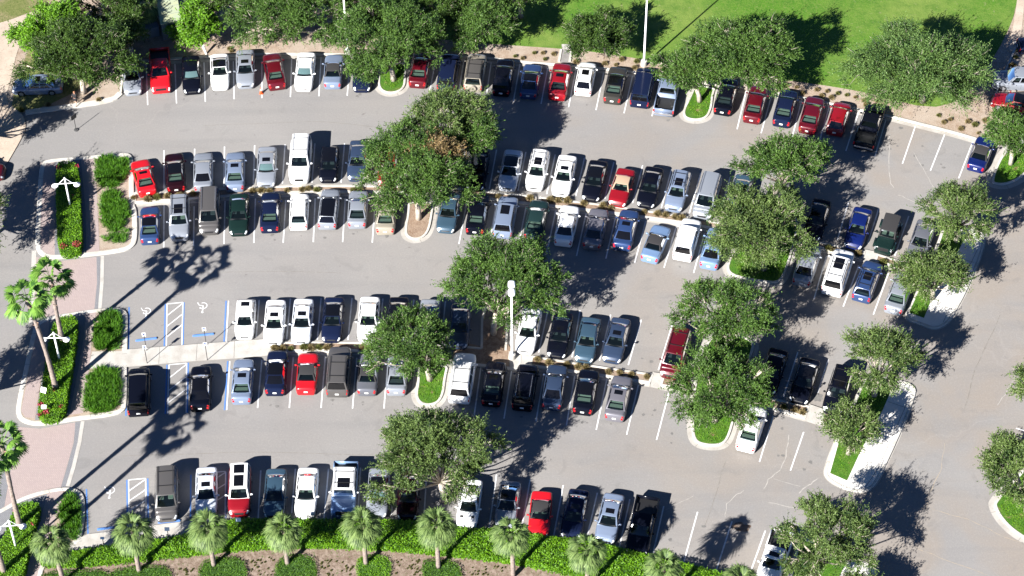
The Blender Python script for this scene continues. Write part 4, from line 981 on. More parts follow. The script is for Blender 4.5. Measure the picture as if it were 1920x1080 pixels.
blot('oil_stain', 1533, 745, .45, .5, M['oil'], 1); blot('rust_stain', 1388, 988, .75, .45, M['rust_stain'], 2)
rr = random.Random(9); om = MB()
for (a, b, c, d) in LINES[:-1]:
    for k in range(3):
        t = rr.uniform(.55, .98) if k < 2 else rr.uniform(.1, .5); px_ = lerp(a, c, t) + rr.uniform(14, 42); py_ = lerp(b, d, t) + rr.uniform(-6, 10); g = G(px_, py_); r0 = rr.uniform(.05, .20)
        vs = [(g.x + r0 * rr.uniform(.6, 1.3) * math.cos(2 * math.pi * i / 9), g.y + r0 * rr.uniform(.6, 1.3) * math.sin(2 * math.pi * i / 9), .0052) for i in range(9)]
        om.add(vs, [tuple(range(9))])
setp(om.obj('oil_drips', M['oil']), kind='structure')

# ------------------------------------------------------------------ vegetation
def smooth_lobes(rng, n): return rng.normal(size=(n, 3))
def make_tree(cx, cy, rx, ry, h, mat, label, name='oak_tree', seed=0, dens=1.0, base=None, droop=0.22, gaps=.35, group='oak trees in the car park', leaf=.145, twigs=True, rzf=.70, sprig=1.0):
    """crown centre at pixel (cx,cy), height h; rx,ry crown half sizes in pixels"""
    rx *= 1.09; ry *= 1.07
    rng = np.random.default_rng(seed + 11); c = G(cx, cy, h); sp = 20.9 * (1 + (cy - 540) * .00021)
    RX = rx / sp; RZ = rzf * (rx + ry) / 2 / sp
    # image half height = sqrt((RY*sin)^2+(RZ*cos)^2)
    RY = math.sqrt(max((ry / sp) ** 2 - (RZ * .66) ** 2, (ry / sp * .6) ** 2)) / .75
    gz = 0.1
    bx = G(base[0], base[1], gz) if base else Vector((c.x + rng.normal() * .2, c.y + rng.normal() * .2, gz))
    root = empty(name, (bx.x, bx.y, gz), 0); setp(root, label, 'tree', group)
    off = Vector((bx.x, bx.y, gz)); cc = c - off
    # lobes
    nl = int(9 + RX * 2.6); lob = []
    for i in range(nl):
        a = 2 * math.pi * (i + rng.uniform(-.45, .45)) / nl * 1.0; el = rng.uniform(-.35, .8); rr = rng.uniform(.42, 1.02) if i % 2 else rng.uniform(.62, .86)
        lob.append((np.array([math.cos(a) * math.cos(el) * rr, math.sin(a) * math.cos(el) * rr, math.sin(el) * rr * .95]), rng.uniform(.15, .30) * (1.25 - .35 * rr)))
    for i in range(max(4, int(nl * .45))): lob.append((rng.normal(size=3) * np.array([.30, .30, .2]) + np.array([0, 0, .22]), rng.uniform(.24, .38)))
    wsum = sum(l[1] ** 2 for l in lob); tot = 27 * dens * (RX * RY) ** .95 * (1.10 - gaps * .85)
    C = []; LB = []
    for li, (lc, lr) in enumerate(lob):
        ncl = int(tot * (lr ** 2) / wsum) + 3
        p = rng.normal(size=(ncl, 3)); p /= np.linalg.norm(p, axis=1, keepdims=True)
        p *= (rng.uniform(.2, 1.0, (ncl, 1)) ** .5) * lr * rng.uniform(.75, 1.2, (ncl, 1)); p[:, 2] = np.abs(p[:, 2]) * .8 + p[:, 2] * .2
        C.append(lc + p); LB += [li] * ncl
    C = np.concatenate(C); LB = np.array(LB)
    keep = (C[:, 2] > -.55); C = C[keep]; LB = LB[keep]
    S = np.array([RX, RY, RZ]); W_ = C * S * .93
    W_[:, 2] -= droop * (C[:, 0] ** 2 + C[:, 1] ** 2) * RZ
    # sprigs
    ns = 10; nlf = 14
    out = C + np.array([0, 0, .15]); out /= np.linalg.norm(out, axis=1, keepdims=True) + 1e-6
    D = np.repeat(out, ns, 0) * .8 + rng.normal(size=(len(C) * ns, 3)) * .68; D[:, 2] += .08 - droop * .5
    D /= np.linalg.norm(D, axis=1, keepdims=True); P0 = np.repeat(W_, ns, 0) + rng.normal(size=(len(D), 3)) * .10
    SL = rng.uniform(.32, .85, len(D)) * sprig * np.repeat(np.where(rng.uniform(size=len(C)) < .16, 1.75, 1.0), ns)
    t = np.tile(np.linspace(.1, 1, nlf), len(D)); PP = np.repeat(P0, nlf, 0) + np.repeat(D * SL[:, None], nlf, 0) * t[:, None]; PP[:, 2] -= droop * .25 * t ** 2
    LD = np.repeat(D, nlf, 0) * .7 + rng.normal(size=PP.shape) * .8
    V, F = leaf_arrays(PP, LD, leaf * 1.1, leaf * .50, rng, .45)
    V += np.array(cc)
    me = np_mesh('crown', V, F, mat); link('crown', me, root)
    # trunk and limbs
    mb = MB(); fork = Vector((cc.x * .35, cc.y * .35, max(1.1, (cc.z - RZ * .6) * .62)))
    mb.tube([(0, 0, -.1), (fork.x * .3, fork.y * .3, fork.z * .5), fork], [.20 + RX * .02, .16 + RX * .015, .14 + RX * .012], 8)
    tr = mb.obj('trunk', M['bark'], root, True)
    tw = MB()
    for li, (lc, lr) in enumerate(lob):
        e = cc + Vector(lc * S * .9); mid = fork.lerp(e, .5) + Vector((rng.normal() * .25, rng.normal() * .25, -.25 + rng.normal() * .2))
        mb2 = tw; mb2.tube([fork, mid, e], [.085 + RX * .006, .06, .035], 5)
        idx = np.where(LB == li)[0][:6]
        for q in idx:
            z = cc + Vector(W_[q]); o = Vector(out[q]); tw.tube([mid.lerp(e, .6), e.lerp(z, .6) + Vector((0, 0, .05)), z, z + o * .7 * sprig], [.045, .036, .026, .008], 3)
    tw.obj('branches', M['bark'], root, True)
    return root

def make_palm(bx_, by_, cx, cy, bz, mat, label, fan, group, name, seed, trunk_mat, zc=None):
    """trunk base at pixel (bx_,by_,height bz); crown centre at pixel (cx,cy) directly above"""
    rng = np.random.default_rng(seed); b = G(bx_, by_, bz)
    # height so that the crown's centre projects at row cy
    zc_ = bz
    for i in range(400):
        zc_ = bz + i * .05
        p = Vector((b.x, b.y, zc_)); d = CAM_ROT.transposed() @ (p - CAM_POS)
        if 540 - FPX * d.y / -d.z <= cy: break
    tgt = G(cx, cy, zc_); lean = Vector((tgt.x - b.x, 0, 0)) * .8
    root = empty(name, (b.x, b.y, 0.1)); setp(root, label, 'palm tree', group)
    H = zc_ - .1; top = Vector((lean.x, 0, H)); mb = MB()
    n = 14 if not fan else 26; pts = []; rad = []
    for i in range(n + 1):
        t = i / n; pts.append((lean.x * t * t, 0, H * t)); r0 = .19 if not fan else lerp(.27, .17, min(1, t * 2.2))
        rad.append(r0 * (1 + (.10 if (i % 2) else -.03) + (.18 * rng.uniform(0, 1) if fan and t > .5 else 0)))
    mb.tube(pts, rad, 9); mb.obj('trunk', trunk_mat, root, True)
    P = []; Q = []; nfr = int(rng.integers(32, 40)) if not fan else int(rng.integers(21, 25)); Rf = rng.uniform(.92, 1.12) if not fan else .95; pet = rng.uniform(.72, .9) if not fan else 1.25
    stems = MB()
    for i in range(nfr):
        a = i * 2.39996 + rng.uniform(-.2, .2); el = lerp(1.35, -.75, (i / nfr) ** .85) + rng.uniform(-.12, .12)
        u = Vector((math.cos(a) * math.cos(el), math.sin(a) * math.cos(el), math.sin(el))); pl = pet * rng.uniform(.8, 1.15)
        hub = top + u * pl + Vector((0, 0, -.12 * pl)); stems.tube([top, hub], [.03, .018], 3)
        side = u.cross(Vector((0, 0, 1))); side = side.normalized() if side.length > .01 else Vector((1, 0, 0)); nrm = side.cross(u).normalized()
        u2 = (u + Vector((0, 0, -.35))).normalized(); nb = 22; spread = 3.3 if fan else 2.3
        for j in range(nb):
            th = lerp(-spread / 2, spread / 2, j / (nb - 1)); dd = u2 * math.cos(th) + side * math.sin(th)
            L_ = Rf * (1 - .25 * abs(th) / 1.3) * rng.uniform(.88, 1.08); fold = nrm * (-.12 * abs(math.sin(th)) + .05 * (-1) ** j * .4)
            tan = (side * math.cos(th) - u2 * math.sin(th)).normalized(); wd = (.085 if fan else .038) * (1.0)
            m1 = hub + dd * L_ * .55 + fold; m2 = hub + dd * L_ + fold * 1.5 + Vector((0, 0, -(.42 if not fan else .26) * L_ * rng.uniform(.6, 1.3)))
            k = len(P); P += [hub - tan * .012, hub + tan * .012, m1 + tan * wd, m1 - tan * wd, m2 + tan * .012, m2 - tan * .012]; Q += [(k, k + 1, k + 2, k + 3), (k + 3, k + 2, k + 4, k + 5)]
    me = np_mesh('fronds', np.array([tuple(p) for p in P]), np.array(Q), mat); link('fronds', me, root)
    stems.obj('frond_stems', mat, root)
    if fan:   # a few old brown boots / skirt below the crown
        sk = MB()
        for i in range(26):
            a = rng.uniform(0, 6.28); z = H - rng.uniform(.5, 3.5); t = z / H; p = Vector((lean.x * t * t, 0, z)); dd = Vector((math.cos(a), math.sin(a), 0)); sk.tube([p + dd * .15, p + dd * .34 + Vector((0, 0, .12))], [.05, .02], 4)
        sk.obj('leaf_boots', M['boot_bark'], root)
    return root

def inpoly(x, y, P):
    c = np.zeros(len(x), bool); n = len(P); j = n - 1
    for i in range(n):
        xi, yi, xj, yj = P[i].x, P[i].y, P[j].x, P[j].y
        c ^= ((yi > y) != (yj > y)) & (x < (xj - xi) * (y - yi) / (yj - yi + 1e-12) + xi); j = i
    return c
def sample(P, dens, rng):
    xs = [p.x for p in P]; ys = [p.y for p in P]; A = (max(xs) - min(xs)) * (max(ys) - min(ys)); n = int(A * dens)
    x = rng.uniform(min(xs), max(xs), n); y = rng.uniform(min(ys), max(ys), n); k = inpoly(x, y, P); return x[k], y[k]
def make_hedge(poly_px, h, mat, label, seed=0, z0=.1, name='hedge', cat='hedge', dens=210, leaf=.13, flowers=None, group=None, top_px=True, lump=.1, kind=None):
    """clipped hedge whose TOP outline lies at the given pixels"""
    rng = np.random.default_rng(seed); P = GG(poly_px, h if top_px else 0); P = zz(P, 0)
    P = resample_dedupe(chaikin(P, 1))
    if area(P) < 0: P = P[::-1]
    c = sum(P, Vector((0, 0, 0))) / len(P)
    core = inset(P, .10); n = len(core); mb = MB()
    vs = zz(core, z0 - .05) + zz(core, h - .22); fs = [(i, (i + 1) % n, n + (i + 1) % n, n + i) for i in range(n)] + [tuple(range(n, 2 * n))]
    mb.add(vs, fs)
    if kind: root = None
    x, y = sample(P, dens, rng); lumps = (np.sin(x * 2.1 + seed) * np.cos(y * 2.7) + np.sin(x * .9 - y * 1.3)) * lump * .5
    pt = np.stack([x, y, h - .10 + lumps + rng.uniform(-.06, .08, len(x))], 1); dt = rng.normal(size=pt.shape) * .8; dt[:, 2] = np.abs(dt[:, 2]) * .5 + .05
    per = [(P[i], P[(i + 1) % len(P)]) for i in range(len(P))]; ps = []; ds = []
    for a, b in per:
        l = (b - a).length; m = int(l * (h - z0) * dens) + 1; t = rng.uniform(size=m); e = (b - a).normalized(); nn = np.array([e.y, -e.x, 0])
        q = np.array(a) + (np.array(b) - np.array(a)) * t[:, None]; q[:, 2] = rng.uniform(z0, h, m); q += nn * rng.uniform(-.1, .06, (m, 1)); ps.append(q); ds.append(nn * .6 + rng.normal(size=(m, 3)) * .6)
    A = np.concatenate([pt] + ps); D = np.concatenate([dt] + ds)
    V, F = leaf_arrays(A, D, leaf * 1.1, leaf * .7, rng, .9); V -= np.array([c.x, c.y, z0])
    for i in range(len(mb.v)): mb.v[i] = (mb.v[i][0] - c.x, mb.v[i][1] - c.y, mb.v[i][2] - z0)
    root = empty(name, (c.x, c.y, z0)); setp(root, label, cat, group)
    mb.obj('branch_core', M['hedge_core'], root); link('foliage', np_mesh('foliage', V, F, mat), root)
    if flowers:
        FP = []
        for fx, fy, fr, fn in flowers:
            g = G(fx, fy, h); a = rng.uniform(0, 6.28, fn); r = fr / 21 * np.sqrt(rng.uniform(size=fn)); FP.append(np.stack([g.x + np.cos(a) * r, g.y + np.sin(a) * r, h + rng.uniform(-.05, .08, fn)], 1))
        FP = np.concatenate(FP); V, F = leaf_arrays(FP, rng.normal(size=FP.shape) + np.array([0, 0, 1.]), .12, .10, rng); V -= np.array([c.x, c.y, z0]); link('flowers', np_mesh('flowers', V, F, M['flower']), root)
    return root
def make_straps(poly_px, h, mat, label, seed, dens=26, z0=.12, clumps=True):
    """mass of strap-leaved ground cover, blades in tufts"""
    rng = np.random.default_rng(seed); P = zz(GG(poly_px, h * .5), 0); P = resample_dedupe(chaikin(P, 2)); x, y = sample(P, dens * .35, rng); nb = 26
    n = len(x); a = rng.uniform(0, 6.28, n * nb); el = rng.uniform(.35, 1.4, n * nb); D = np.stack([np.cos(a) * np.cos(el), np.sin(a) * np.cos(el), np.sin(el)], 1)
    X = np.stack([np.repeat(x, nb), np.repeat(y, nb), np.full(n * nb, z0)], 1) + rng.normal(size=(n * nb, 3)) * np.array([.09, .09, 0]); X[:, 2] += rng.uniform(0, .12, n * nb)
    V, F = leaf_arrays(X, D, h * 1.0, .045, rng, .5)
    o = link('ground_cover', np_mesh('ground_cover', V, F, mat)); setp(o, label, 'ground cover', None, 'stuff'); return o
def grass_blades(poly_px, mat, label, seed, dens=180, h=.12, z0=.1):
    rng = np.random.default_rng(seed); P = zz(GG(poly_px), 0); P = chaikin(P, 2); x, y = sample(P, dens, rng); X = np.stack([x, y, np.full(len(x), z0)], 1)
    D = rng.normal(size=X.shape) * .6 + np.array([0, 0, .6]); V, F = leaf_arrays(X, D, h * 1.2, .05, rng)
    o = link('grass', np_mesh('grass', V, F, mat)); setp(o, label, 'grass', None, 'stuff'); return o

def tuft_mesh(seed, r=.42, h=.42, nb=420):
    rng = np.random.default_rng(seed); a = rng.uniform(0, 6.28, nb); el = rng.uniform(.15, 1.5, nb); D = np.stack([np.cos(a) * np.cos(el), np.sin(a) * np.cos(el), np.sin(el)], 1)
    X = D * rng.uniform(.05, .5, (nb, 1)) * np.array([r, r, h]); V, F = leaf_arrays(X, D + rng.normal(size=D.shape) * .25, r * .75, .05, rng); return np_mesh('tuft', V, F, M['tuft'])

# ---- trees: (cx, cy, rx, ry, height, leaves, label, options)
TREES = [
 (96, 62, 68, 60, 4.2, 'bright', 'bright green leafy tree behind the dark oak in the top left corner', dict(name='leafy_tree', leaf=.20, rzf=.8)),
 (146, 100, 98, 72, 5.0, 'oak_dark', 'broad dark oak spreading over the sideways silver sedan, top left', dict(dens=1.2)),
 (240, 60, 40, 50, 3.2, 'oak_dark', 'small dark oak between the broad top left oak and the containers', dict()),
 (373, 36, 33, 42, 3.0, 'bright', 'vivid light green tree beside the pale green shed', dict(name='leafy_tree', leaf=.2, rzf=.9)),
 (338, 55, 20, 22, 1.4, 'bright', 'low bright bush at the corner of the pale green shed', dict(name='leafy_bush', leaf=.15)),
 (548, 18, 108, 72, 4.2, 'oak', 'wide oak at the top edge behind the maroon and white sedans', dict(dens=1.15)),
 (722, 72, 96, 96, 4.8, 'oak', 'large oak over the top row island with a light pole at its left', dict(dens=1.15, base=(738, 150))),
 (815, 5, 66, 60, 4.2, 'oak_dark', 'dark oak cut off by the top edge, right of the large island oak', dict()),
 (900, 32, 66, 66, 4.0, 'oak', 'yellowish green oak above the black pickup gap near lawn edge', dict(base=(885, 88))),
 (975, -30, 62, 52, 4.4, 'oak_dark', 'oak mostly above the top edge throwing shade on the lawn', dict()),
 (445, -18, 62, 46, 4.2, 'oak_dark', 'dark oak crown at the top edge right of the vivid green tree', dict()),
 (655, -25, 60, 44, 4.4, 'oak_dark', 'dark oak crown at the top edge behind the white pole', dict()),
 (200, -10, 60, 44, 4.0, 'oak_dark', 'dark oak at the top edge above the small dark oak', dict()),
 (1118, 62, 58, 50, 3.6, 'oak_dark', 'smaller oak on the lawn left of the tall white light pole', dict(base=(1138, 104))),
 (1395, 92, 96, 74, 5.0, 'oak', 'large oak on the lawn above the top row grass island', dict(dens=1.15, base=(1400, 165))),
 (1290, 130, 62, 46, 4.2, 'oak', 'oak over the silver pickup and island in the top row', dict(base=(1312, 190))),
 (1722, 128, 118, 82, 4.4, 'wispy', 'wispy grey-green tree with pale twigs on the lawn at right', dict(name='wispy_tree', leaf=.15, sprig=1.6, droop=.25, dens=1.3, base=(1730, 190))),
 (1898, 246, 46, 44, 4.0, 'oak', 'young oak in the curved island at the upper right edge', dict(base=(1895, 308))),
 (838, 215, 78, 52, 6.2, 'oak_olive', 'upper of the two joined oaks between the top rows', dict(gaps=.5)),
 (893, 245, 42, 50, 5.6, 'oak', 'deeper green oak crown right of the upper centre oak', dict()),
 (778, 318, 102, 92, 5.6, 'oak', 'big oak with a rusty patch over the second row gap', dict(dens=1.1, base=(785, 410))),
 (818, 282, 45, 30, 6.6, 'oak_rust', 'small rust-tinged oak crown in the middle of the centre trees', dict()),
 (940, 522, 106, 84, 5.6, 'oak', 'full round oak behind the twin-headed light pole in the centre', dict(base=(925, 625))),
 (1475, 302, 80, 50, 5.8, 'oak', 'oak at the top of the long right-centre island', dict(base=(1462, 380))),
 (1425, 420, 92, 84, 5.2, 'oak_olive', 'large oak filling the grass island right of the third row', dict(dens=1.1, base=(1432, 505))),
 (1799, 396, 62, 50, 5.0, 'oak_olive', 'open oak with a pale fork at the top of the right sidewalk island', dict(gaps=.5, base=(1793, 452))),
 (1745, 508, 66, 44, 4.0, 'oak_olive', 'low thin oak over the lower part of the right sidewalk island', dict(base=(1748, 560))),
 (775, 642, 76, 66, 4.6, 'oak', 'small oak hiding cars between the fourth and fifth rows', dict(base=(806, 712))),
 (1360, 582, 86, 62, 5.4, 'oak', 'oak on the long island right of the dark red minivan', dict(gaps=.45, base=(1359, 662))),
 (1350, 728, 92, 70, 4.6, 'oak', 'dense oak over the lower end of the long island', dict(dens=1.15, base=(1340, 790))),
 (1656, 668, 68, 60, 5.0, 'oak_olive', 'oak with pale trunk over the black suv at right', dict(base=(1639, 742))),
 (1597, 799, 48, 38, 3.4, 'oak_olive', 'small sparse oak in the lower right sidewalk island', dict(base=(1591, 851))),
 (816, 850, 114, 88, 5.6, 'oak_olive', 'large oak over the gap in the bottom row', dict(dens=1.1, base=(831, 938))),
 (1556, 1008, 88, 68, 5.2, 'oak_olive', 'open branching oak beside the white pickup at bottom right', dict(gaps=.6, base=(1520, 1082))),
 (1905, 885, 58, 66, 5.0, 'oak_olive', 'oak cut by the right edge above a curved grass island', dict(base=(1925, 960))),
 (1944, 716, 42, 36, 5.0, 'oak_olive', 'oak whose twigs just enter at the right edge', dict()),
 (1612, 1108, 44, 32, 3.0, 'oak_olive', 'oak crown rising over the bottom edge at right', dict()),
 (-78, 395, 76, 78, 6.0, 'oak_olive', 'oak just outside the left edge shading the entrance road', dict()),
 (-98, 700, 74, 66, 6.0, 'oak_olive', 'oak outside the left edge shading the lower road', dict()),
 (-92, 215, 66, 60, 6.0, 'oak_olive', 'oak outside the left edge near the sandy verge', dict()),
]
for i, (cx, cy, rx, ry, h, mt, lab, op) in enumerate(TREES):
    make_tree(cx, cy, rx, ry, h, M[mt], lab, seed=i * 7, **op)

# ---- palms
PG = 'sabal palms along the bottom hedge'
for i, (bx_, by_, cx, cy, lab) in enumerate([
 (119, 1092, 95, 1016, 'first sabal palm from the left along the bottom hedge'),
 (261, 1071, 250, 996, 'sabal palm in front of the empty accessible bay'),
 (401, 1060, 389, 990, 'sabal palm in front of the white sedan with sunroof, bottom row'),
 (539, 1057, 530, 994, 'sabal palm below the dark teal sedan'),
 (686, 1057, 679, 984, 'sabal palm below the blue off-road truck'),
 (822, 1064, 818, 985, 'sabal palm just left of the white car with hood vents'),
 (962, 1080, 956, 1002, 'sabal palm beside the bottom red convertible'),
 (1101, 1110, 1099, 1032, 'sabal palm in front of the bottom navy and silver sedans'),
 (1244, 1140, 1242, 1062, 'sabal palm right of the bottom black pickup, crown cut by the edge'),
 (1390, 1168, 1387, 1090, 'sabal palm at far right of hedge, only its top showing')]):
    make_palm(bx_, by_, cx, cy, .12, M['palm'], lab, False, PG, 'sabal_palm', i + 3, M['palm_bark'])
FG = 'tall fan palms in the entrance hedges'
for i, (bx_, by_, cx, cy, lab) in enumerate([
 (107, 737, 46, 562, 'taller left fan palm leaning over the middle entrance hedge'),
 (119, 648, 95, 522, 'right fan palm of the pair above the middle entrance hedge'),
 (40, 996, 5, 832, 'fan palm in the lower left corner with half its crown showing'),
 (10, 1082, -48, 905, 'fan palm whose shaggy trunk foot shows at the lower left corner')]):
    make_palm(bx_, by_, cx, cy, .12, M['fan_palm'], lab, True, FG, 'fan_palm', i + 31, M['palm_bark'])
make_palm(272, 46, 272, 12, .05, M['palm'], 'little palm between the dark container and the pale shed', False, None, 'palm_shrub', 77, M['palm_bark'])

# ---- hedges and ground cover
make_hedge([(106, 304), (125, 301), (146, 306), (149, 400), (153, 464), (130, 471), (110, 468), (107, 390)], 1.15, M['hedge'], 'tall clipped hedge with red flowers in the upper entrance island', 1, flowers=[(110, 314, 5, 60), (144, 311, 4, 40), (144, 458, 8, 130), (118, 462, 7, 50), (136, 367, 4, 14)])
make_hedge([(103, 598), (143, 587), (141, 630), (135, 675), (124, 740), (118, 776), (72, 785), (75, 740), (86, 690), (92, 640)], 1.15, M['hedge'], 'wedge shaped hedge under the two tall fan palms', 2, flowers=[(76, 759, 5, 70), (86, 772, 7, 80), (114, 762, 4, 30), (100, 731, 4, 20), (74, 778, 4, 40)])
make_hedge([(34, 941), (70, 941), (73, 952), (62, 985), (52, 1026), (38, 1090), (-30, 1110), (-30, 1000), (4, 1020), (22, 965)], 1.15, M['hedge'], 'dark hedge at the foot of the lower left corner lamp', 3, flowers=[(27, 957, 4, 20), (60, 982, 3, 14)])
make_hedge([(77, 1040), (127, 1035), (217, 1020), (300, 1011), (355, 1000), (425, 974), (480, 972), (560, 974), (630, 974), (780, 975), (855, 990), (955, 992), (1035, 1008), (1085, 1011), (1160, 1026), (1210, 1040), (1285, 1056), (1345, 1071), (1420, 1090), (1480, 1100), (1480, 1124), (1200, 1098), (1060, 1066), (955, 1045), (855, 1034), (730, 1021), (592, 1016), (480, 1019), (340, 1033), (212, 1048), (78, 1056)], .95, M['hedge'], 'long bright green hedge running under the sabal palms', 4, dens=190, leaf=.15, lump=.14)
for i, (pp, lab) in enumerate([
 ([(205, 1068), (255, 1061), (305, 1059), (319, 1068), (322, 1095), (205, 1100)], 'low mown mound around the second sabal palm'),
 ([(374, 1055), (400, 1044), (445, 1043), (461, 1056), (464, 1100), (370, 1100)], 'low mown mound around the third sabal palm'),
 ([(516, 1054), (535, 1040), (575, 1039), (592, 1052), (594, 1100), (514, 1100)], 'low mound around the palm below the teal sedan'),
 ([(667, 1050), (685, 1040), (720, 1040), (736, 1056), (724, 1090), (672, 1090)], 'low mound around the palm below the blue truck'),
 ([(790, 1051), (810, 1047), (850, 1050), (864, 1066), (866, 1100), (795, 1100)], 'low mound around the palm left of the vented white car'),
 ([(77, 1072), (150, 1068), (205, 1068), (205, 1100), (77, 1100)], 'low mound at the foot of the first sabal palm')]):
    make_hedge(pp, .35, M['hedge_dark'] if i != 3 else M['hedge'], lab, 20 + i, name='shrub_mound', cat='shrub', leaf=.09, dens=230, lump=.05, group='low shrub mounds at the palm feet')
sheet('planting_bed', [(74, 1060), (215, 1050), (480, 1020), (730, 1022), (955, 1045), (1200, 1098), (1480, 1120), (1480, 1200), (60, 1200)], .055, M['bed_soil'])
make_straps([(182, 294), (205, 290), (218, 302), (238, 298), (243, 312), (232, 338), (208, 354), (186, 352), (180, 330)], .5, M['liriope'], 'strap-leaved ground cover, upper patch in the upper entrance island', 5, dens=70)
make_straps([(188, 362), (225, 358), (240, 385), (240, 408), (222, 434), (208, 436), (190, 420)], .5, M['liriope'], 'strap-leaved ground cover, middle patch in the upper entrance island', 6, dens=70)
make_straps([(191, 446), (200, 441), (225, 436), (238, 430), (243, 440), (232, 456), (212, 456), (194, 454)], .4, M['liriope'], 'strap-leaved ground cover, sparse lower patch in upper island', 7, dens=40)
make_straps([(185, 588), (224, 580), (226, 652), (176, 660), (178, 625)], .55, M['liriope'], 'strap-leaved ground cover above the concrete walk', 8, dens=90)
make_straps([(169, 693), (223, 688), (222, 755), (205, 770), (158, 776), (160, 735)], .55, M['liriope'], 'strap-leaved ground cover below the concrete walk', 9, dens=90)
make_straps([(124, 930), (142, 926), (148, 950), (149, 1006), (136, 1014), (106, 1000), (112, 960)], .5, M['liriope'], 'strap-leaved ground cover in the lower left island', 10, dens=80)
for i, (pp, lab) in enumerate([
 ([(716, 150), (732, 172), (757, 150), (752, 120), (716, 120)], 'grass in the top row left island'),
 ([(1290, 175), (1290, 215), (1318, 222), (1334, 200), (1338, 165)], 'grass in the top row right island'),
 ([(1372, 500), (1400, 515), (1445, 525), (1475, 500), (1484, 450), (1460, 380), (1400, 440)], 'grass in the big right-centre island'),
 ([(783, 720), (785, 745), (805, 757), (828, 750), (835, 715), (830, 690)], 'grass in the fifth row island'),
 ([(1303, 780), (1303, 820), (1330, 833), (1355, 828), (1372, 800), (1370, 760), (1320, 740)], 'grass in the island beside the white sedan'),
 ([(1624, 720), (1670, 726), (1640, 790), (1600, 850), (1586, 895), (1565, 880), (1585, 820), (1608, 770)], 'grass in the lower right sidewalk island'),
 ([(1773, 440), (1800, 448), (1750, 545), (1730, 590), (1712, 580), (1740, 520)], 'grass in the upper right sidewalk island'),
 ([(1884, 290), (1870, 325), (1880, 340), (1905, 335), (1935, 315), (1935, 275)], 'grass in the curved island at upper right'),
 ([(1930, 880), (1872, 935), (1880, 970), (1915, 1000), (1950, 1000)], 'grass in the curved island at lower right'),
 ([(1505, 1030), (1560, 1035), (1570, 1090), (1490, 1090)], 'grass beneath the bottom right oak')]):
    grass_blades(pp, M['hedge'], lab, 50 + i, dens=110)

# tan tufts in the planters and along the top bed: every tuft is a thing
tm = [tuft_mesh(1), tuft_mesh(2), tuft_mesh(3)]
def tufts(pts, where, sizes=(.75, 1.05), green=.25, hz=.1):
    rr = random.Random(len(where))
    for j, (x, y) in enumerate(pts):
        g = G(x, y, hz + .15); k = rr.uniform(*sizes)
        o = link('grass_tuft', tm[j % 3], None, M['tuft_green'] if rr.random() < green else M['tuft'], (g.x, g.y, hz)); o.scale = (k, k, k * rr.uniform(.8, 1.1)); o.rotation_euler = (0, 0, rr.uniform(0, 6.28))
        setp(o, 'small round ornamental grass tuft ' + where, 'grass tuft', 'tan grass tufts ' + where)
def spread(a, b, n, jit, seed):
    rr = random.Random(seed); return [(lerp(a[0], b[0], (i + .5) / n) + rr.uniform(-jit, jit), lerp(a[1], b[1], (i + .5) / n) + rr.uniform(-jit * .4, jit * .4)) for i in range(n)]
tufts([(250, 370), (277, 373), (294, 369), (314, 367), (336, 366), (362, 362), (340, 366)] + [(474, 357), (490, 357), (505, 357), (538, 356), (566, 355), (578, 353), (594, 355), (662, 356), (676, 355), (735, 357)], 'in the strip between the second and third rows, left part')
tufts([(934, 368), (994, 371), (1032, 374), (1047, 375), (1064, 376), (1095, 380), (1131, 385), (1146, 388), (1208, 396), (1233, 400), (1248, 402), (1266, 406), (1279, 407)], 'in the strip between the second and third rows, middle part')
tufts([(1553, 464), (1562, 467), (1609, 475), (1656, 491), (1690, 500), (1708, 506)], 'in the strip between the second and third rows, right part')
tufts([(515, 652), (530, 652), (545, 653), (570, 651), (583, 652), (598, 651), (613, 651), (680, 652), (692, 652), (706, 652)], 'in the strip left of the small oak, fourth row', green=.35)
tufts([(1008, 673), (1030, 679), (1063, 682), (1084, 687), (1098, 688), (1141, 696), (1162, 697), (1184, 701), (1213, 705), (1288, 718)], 'in the strip right of the light pole', green=.4)
tufts([(1435, 755), (1470, 762), (1490, 768), (1505, 772)], 'in the short shaded strip near the dark cars')
tufts([(966, 104), (1002, 98), (1018, 98), (1038, 100), (1022, 110), (980, 108), (1080, 102), (1080, 115), (1134, 118), (1166, 110), (1194, 114), (1155, 120), (1190, 126), (1240, 132), (1260, 122), (1282, 134)] + [(1451, 155), (1460, 164), (1474, 159), (1494, 162), (1505, 173), (1532, 167), (1541, 178), (1551, 170), (1559, 182), (1571, 174), (1588, 177), (1604, 181), (1621, 188), (1624, 196), (1645, 188)], 'in the sandy bed below the lawn', sizes=(.55, .85))
tufts([(1770, 228), (1782, 223), (1802, 240), (1815, 227), (1828, 233), (1835, 248), (1760, 215), (1911, 94), (1900, 122), (1905, 106), (1896, 122), (1847, 225)], 'in the bare bed near the right edge', sizes=(.5, .85), green=.5)
tufts([(430, 90), (434, 95), (90, 195), (185, 186), (40, 205)], 'in the bare earth near the top left', sizes=(.5, .8))
rr = random.Random(4)
for a, b, n in (((330, 1062), (366, 1095), 22), ((470, 1042), (512, 1078), 24), ((600, 1048), (662, 1078), 34), ((742, 1048), (788, 1078), 26), ((872, 1060), (950, 1078), 18)):
    pts = [(rr.uniform(a[0], b[0]), rr.uniform(a[1], b[1])) for _ in range(n)]
    tufts(pts, 'scattered in the soil between mounds, about x %d' % 0 if False else 'sprouting in the bare soil below the long hedge', sizes=(.14, .27), green=1.0, hz=.06)

